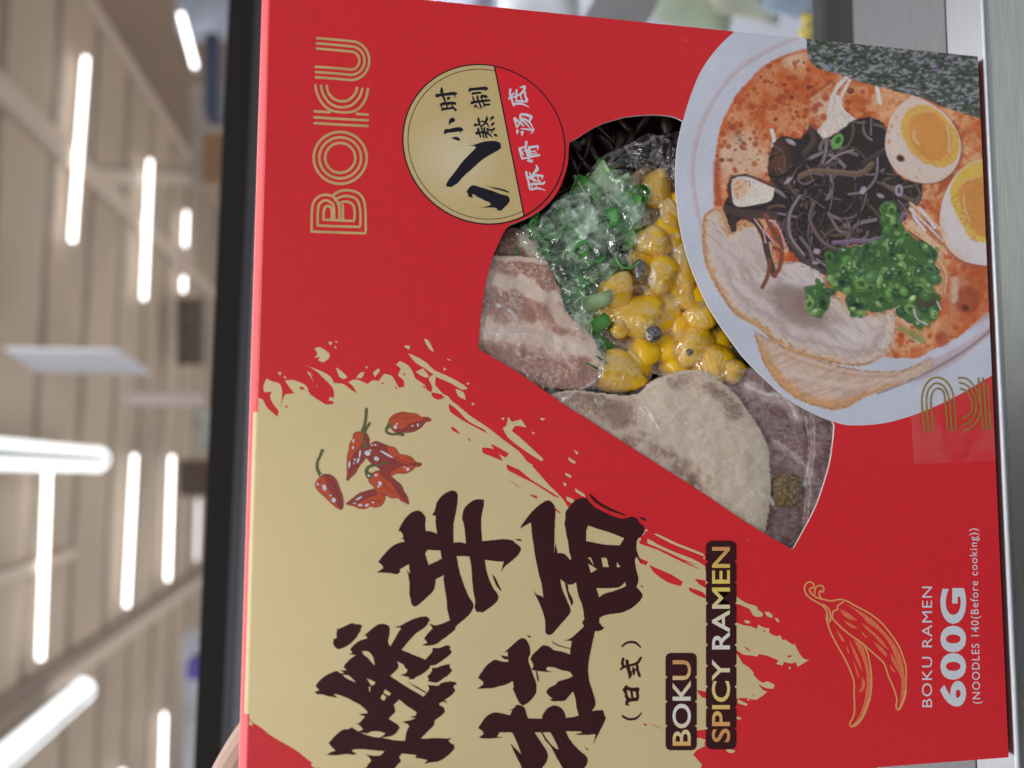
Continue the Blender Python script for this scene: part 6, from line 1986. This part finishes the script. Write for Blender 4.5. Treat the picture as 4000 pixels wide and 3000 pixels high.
struct(store_box('ceiling', -7, 7, 1.4, 13, ZC + .08, ZC + .12, m_ceil))
wl = np.mean([ld(at_z(461, 54, ZC))[0], ld(at_z(700, 553, ZC))[0]])
m_wallb = mat('brown_wall', (0.30, 0.225, 0.18), rough=.8, noise=.1, nscale=1.5)
tag(store_box('shop_wall', wl, wl + .15, 2.0, 13, -1.2, ZC + .08, m_wallb), 'brown side wall of the shop rising to the ceiling at the far right', 'wall')
m_far = mat('far_wall_paint', (0.36, 0.31, 0.27), rough=.8, noise=.15, nscale=2)
tag(store_box('shop_wall', -7, wl, 12.9, 13.1, -1.2, ZC + .08, m_far), 'beige end wall of the shop far behind the black rail', 'wall')
m_beam = mat('beam_paint', (0.58, 0.49, 0.42), rough=.7)
m_beamd = mat('beam_dark', (0.27, 0.21, 0.18), rough=.7)
BEAMS = [(at_z(250, 560, ZC), .14, m_beam, 'pale ceiling beam right of the single long tube light'), (at_z(262, 575, ZC), .05, m_beamd, 'thin dark strip standing in for the shadow beneath the pale ceiling beam'),  # the dark strip draws the beam's shadow as a separate bar
         (at_z(600, 345, ZC), .16, m_beam, 'pale beam along the top of the brown side wall'),
         (at_z(420, 2500, ZC), .09, m_beamd, 'dark pipe running along the ceiling at the left'), (at_z(420, 2545, ZC), .12, m_beam, 'pale duct beside the dark ceiling pipe at the left')]
for i, (p, w, m, lb) in enumerate(BEAMS):
    l, d = ld(p)
    o = store_box('ceiling_beam', l - w / 2, l + w / 2, 1.6 + .01 * i, 12.8, ZC + .022 + .004 * i, ZC + .075, m)
    tag(o, lb, 'beam', 'beams under the shop ceiling')
l, d = ld(at_z(155, 2215, ZC))
o = store_box('ceiling_pipe', l - .03, l + .03, 1.8, ld(at_z(310, 2160, ZC))[1], ZC + .022, ZC + .06, m_beam)
tag(o, 'pale conduit ending midway between the tube lights on the left', 'pipe')
A_, B_ = Vector(at_z(345, 690, ZC + .05)), Vector(at_z(860, 700, ZC + .05))
dd_ = (B_ - A_).normalized()
w_ = Vector((dd_[1], -dd_[0], 0)) * .055
u_ = Vector((0, 0, .05))
o = link('ceiling_pipe', mesh('ceiling_pipe', [A_ - w_, A_ + w_, A_ + w_ + u_, A_ - w_ + u_, B_ - w_, B_ + w_, B_ + w_ + u_, B_ - w_ + u_], [(0, 1, 2, 3), (7, 6, 5, 4), (0, 4, 5, 1), (1, 5, 6, 2), (2, 6, 7, 3), (3, 7, 4, 0)]), None, [m_beam])
tag(o, 'pale pipe crossing the ceiling above the middle of the right hand tube lights', 'pipe')

m_tube = mat('lit_tube', (.9, .9, .9), emit=(1.0, 0.985, 0.97), estr=5.0)
m_tubep = mat('lit_tube_pinkish', (.9, .9, .9), emit=(0.97, 0.90, 0.97), estr=1.05)
m_cap = mat('tube_cap', (.75, .75, .75), rough=.5)


def tube(A, B, rad, material, label, group='tube lights under the shop ceiling', name='tube_light'):
    A, B = Vector(A), Vector(B)
    o = thing(name, label, 'tube light', A, group)
    d = (B - A)
    ax = d.normalized()
    s1 = ax.cross(Vector((0, 0, 1))).normalized()
    s2 = s1.cross(ax)

    def cyl(nm, p, q, r, m):
        n = 14
        V = [p + (s1 * math.cos(2 * math.pi * i / n) + s2 * math.sin(2 * math.pi * i / n)) * r for i in range(n)]
        V += [q + (s1 * math.cos(2 * math.pi * i / n) + s2 * math.sin(2 * math.pi * i / n)) * r for i in range(n)]
        F = [(i, (i + 1) % n, n + (i + 1) % n, n + i) for i in range(n)] + [tuple(range(n - 1, -1, -1)), tuple(range(n, 2 * n))]
        c_ = link(nm, mesh(nm, V, F), None, [m], False)
        c_.parent = o
        return c_
    z0 = Vector((0, 0, 0))
    cyl('lamp_tube', z0 + ax * .02, d - ax * .02, rad, material)
    cyl('end_cap', z0, ax * .02, rad * 1.05, m_cap)
    cyl('end_cap', d - ax * .02, d, rad * 1.05, m_cap)
    return o


TUBES = [((336, 214), (281, 958), ZC, 'long tube light alone at the top right of the ceiling'), ((586, 618), (561, 1180), ZC, 'middle tube light of the right hand column of tubes'), ((728, 820), (715, 1148), ZC, 'small farthest tube light of the right hand column, crossed by a pinkish strip'),
         ((190, 1720), (157, 2588), ZC, 'long nearest tube light meeting the round lamp at the left'), ((526, 1768), (494, 2380), ZC, 'second tube light of the left hand column of tubes'),
         ((672, 1772), (655, 2275), ZC, 'third tube light of the left hand column, its top by a dark brown box'), ((642, 2775), (630, 3200), ZC, 'tube light at the lower left beside the white shelf sign'), ((478, 2995), (470, 3500), ZC, 'tube light only just entering the bottom of the photo')]
for a, b, z, lb in TUBES:
    A, B = at_z(a[0], a[1], z), at_z(b[0], b[1], z)
    tube(A, B, .017, m_tube, lb)
tube(CAM + ray(700, 32) * 3.3, CAM + ray(768, 283) * 3.4, .012, m_tube, 'tilted tube light in front of the brown side wall')
tube(at_z(774, 1945, ZC), at_z(766, 2195, ZC), .02, m_tubep, 'short dim pinkish tube light nearest the black rail')
m_lin = mat('lit_diffuser', (.9, .92, .95), emit=(0.95, 0.98, 1.0), estr=1.6)
m_ling = mat('lamp_body_grey', (.55, .6, .63), rough=.4)


def linear(a, b, label):
    A, B = Vector(at_z(a[0], a[1], ZC - .12)), Vector(at_z(b[0], b[1], ZC - .12))
    o = thing('linear_lamp', label, 'ceiling lamp', B, 'round bodied linear lamps')
    d = (A - B)
    ax = d.normalized()
    s1 = ax.cross(Vector((0, 0, 1))).normalized()
    s2 = Vector((0, 0, 1))
    n = 20

    def shell(nm, r, a0, a1, m, k0, k1):
        V, F = [], []
        for k_ in (k0, k1):
            for i in range(n + 1):
                t = math.radians(a0 + (a1 - a0) * i / n)
                V.append(ax * k_ + (s1 * math.cos(t) + s2 * math.sin(t)) * r)
        F = [(i, i + 1, n + 2 + i, n + 1 + i) for i in range(n)]
        F += [tuple(range(n, -1, -1)), tuple(range(n + 1, 2 * n + 2))]
        c_ = link(nm, mesh(nm, V, F), None, [m], True)
        c_.parent = o
        c_.data.polygons.foreach_set('use_smooth', [i < n for i in range(len(F))])
    L = d.length
    R0 = .075
    shell('lamp_diffuser', R0, 180, 252, m_lin, .03, L)
    shell('lamp_diffuser', R0, 288, 360, m_lin, .03, L)
    shell('lamp_body', R0 * .96, 252, 288, m_ling, .03, L)
    shell('lamp_body', R0 * .98, 0, 180, m_ling, .03, L)
    shell('end_cap', R0 * 1.04, 0, 360, m_lin, 0, .03)


linear((-330, 1755), (378, 1795), 'large round lamp running into the depth at the left edge, joined by a tube light')
linear((-420, 3330), (318, 2698), 'large slanting round lamp at the bottom left of the photo')
# hanging banners
m_ban = mat('banner_white', (.66, .68, .76), rough=.6, noise=.08, nscale=3)
m_banp = mat('banner_pink', (.74, .6, .62), rough=.6, noise=.1, nscale=3)


def banner(pts, depths, material, label):
    P = [CAM + ray(x, y) * dd for (x, y), dd in zip(pts, depths)]
    nrm = np.cross(P[1] - P[0], P[3] - P[0])
    nrm /= np.linalg.norm(nrm)
    V = [p - nrm * .004 for p in P] + [p + nrm * .004 for p in P]
    o = link('hanging_banner', mesh('hanging_banner', V, [(0, 1, 2, 3), (7, 6, 5, 4), (0, 4, 5, 1), (1, 5, 6, 2), (2, 6, 7, 3), (3, 7, 4, 0)]), None, [material])
    tag(o, label, 'banner', 'banners hanging from the ceiling')
    return o


banner([(20, 1362), (462, 1368), (588, 1458), (140, 1450)], [2.4, 2.4, 2.75, 2.75], m_ban, 'large pale banner hanging edge-on nearest to the viewer')
banner([(450, 1535), (790, 1540), (800, 1585), (520, 1578)], [4.2, 4.2, 4.8, 4.8], m_banp, 'narrow pinkish banner hanging behind the large pale banner')
banner([(696, 962), (728, 960), (726, 1080), (700, 1085)], [5.9, 5.9, 6.0, 6.0], m_banp, 'small pinkish strip hanging across the farthest right hand tube')
# far shop fittings just above the black rail
FAR = [('wall_sign', (690, 880), (-120, 118), 3.4, (.42, .47, .58), 'pale blue wall sign at the top right corner behind the rail', 'sign'), ('wall_panel', (800, 850), (128, 455), 3.3, (.05, .065, .12), 'narrow navy blue panel above the black rail at the right', 'panel'),
       ('shop_cabinet', (690, 790), (1165, 1425), 7.0, (.14, .12, .11), 'dark grey cabinet above the black rail behind the banner', 'cabinet'), ('shop_shelf', (745, 900), (330, 720), 3.9, (.42, .38, .34), 'beige shelf end beside the navy panel', 'shelf'),
       ('cardboard_box', (790, 900), (520, 700), 3.6, (.3, .17, .09), 'orange brown box in front of the beige shelf end', 'box'), ('cardboard_box', (700, 900), (1800, 1938), 6.4, (.10, .07, .055), 'dark brown box behind the tops of the left hand tubes', 'box'),
       ('shop_sign', (762, 900), (1600, 1760), 6.6, (.5, .56, .55), 'pale green white sign just above the rail', 'sign'), ('shelf_sign', (712, 900), (2490, 3200), 3.2, (.58, .62, .68), 'white shelf sign above the rail at the lower left', 'sign'),
       ('shelf_box', (728, 900), (2590, 2655), 3.1, (.12, .09, .42), 'small purple box in front of the white shelf sign', 'box')]
for nm, (x0, x1), (y0, y1), dep, c, lb, cat in FAR:
    P = [CAM + ray(x, y) * dep for x, y in ((x0, y0), (x1, y0), (x1, y1), (x0, y1))]
    f_ = np.array([FWD[0], FWD[1], 0]) * .12
    V = P + [p + f_ for p in P]
    o = link(nm, mesh(nm, V, [(3, 2, 1, 0), (4, 5, 6, 7), (0, 1, 5, 4), (1, 2, 6, 5), (2, 3, 7, 6), (3, 0, 4, 7)]), None, [mat(nm + '_paint', c, rough=.6, noise=.25, nscale=6)])
    tag(o, lb, cat)

# ------------------------------------------------------------------ the hand behind the carton
m_skin = mat('skin', (0.46, 0.29, 0.23), rough=.45, noise=.08, nscale=120, bump=.2, bscale=500, sss=.3)


def hp(x, y, Y):
    return tuple(at_y(x, y, Y))


hand_v, hand_e, hand_r = [], [], []


def chain(pts, start=None):
    prev = start
    for x, y, Y, r in pts:
        hand_v.append(hp(x, y, Y))
        hand_r.append(r)
        if prev is not None:
            hand_e.append((prev, len(hand_v) - 1))
        prev = len(hand_v) - 1
    return prev


chain([(1750, 3900, .085, .024), (1500, 3600, .075, .027), (1350, 3420, .07, .022)])
chain([(1150, 3350, .068, .0105), (930, 3280, .064, .0098), (862, 3105, .06, .0080), (1010, 2860, .056, .0082), (1130, 2740, .053, .007)], 2)
chain([(1330, 3260, .07, .0105), (1230, 3080, .068, .0095), (1280, 2880, .062, .009), (1390, 2700, .056, .0075)], 2)
chain([(1540, 3280, .072, .010), (1480, 3080, .069, .009), (1520, 2880, .063, .0085), (1620, 2720, .056, .007)], 1)
chain([(1720, 3380, .074, .009), (1720, 3180, .07, .008), (1770, 3020, .064, .0075), (1830, 2900, .056, .0065)], 1)
chain([(1480, 3560, .05, .013), (1380, 3420, .025, .011), (1330, 3330, .004, .0095), (1300, 3240, -.011, .008)], 1)
me = bpy.data.meshes.new('hand')
me.from_pydata(hand_v, hand_e, [])
o = bpy.data.objects.new('hand', me)
COL.objects.link(o)
md = o.modifiers.new('skin', 'SKIN')
if not me.skin_vertices:
    me.attributes.new('skin', 'FLOAT', 'POINT')
try:
    for i, r in enumerate(hand_r):
        me.skin_vertices[0].data[i].radius = (r, r)
    me.skin_vertices[0].data[0].use_root = True
except Exception as ex:
    print('skin', ex)
ms = o.modifiers.new('smooth', 'SUBSURF')
ms.levels = ms.render_levels = 2
me.materials.append(m_skin)
tag(o, 'pale hand steadying the carton from behind, one bent finger showing above its top corner', 'hand')
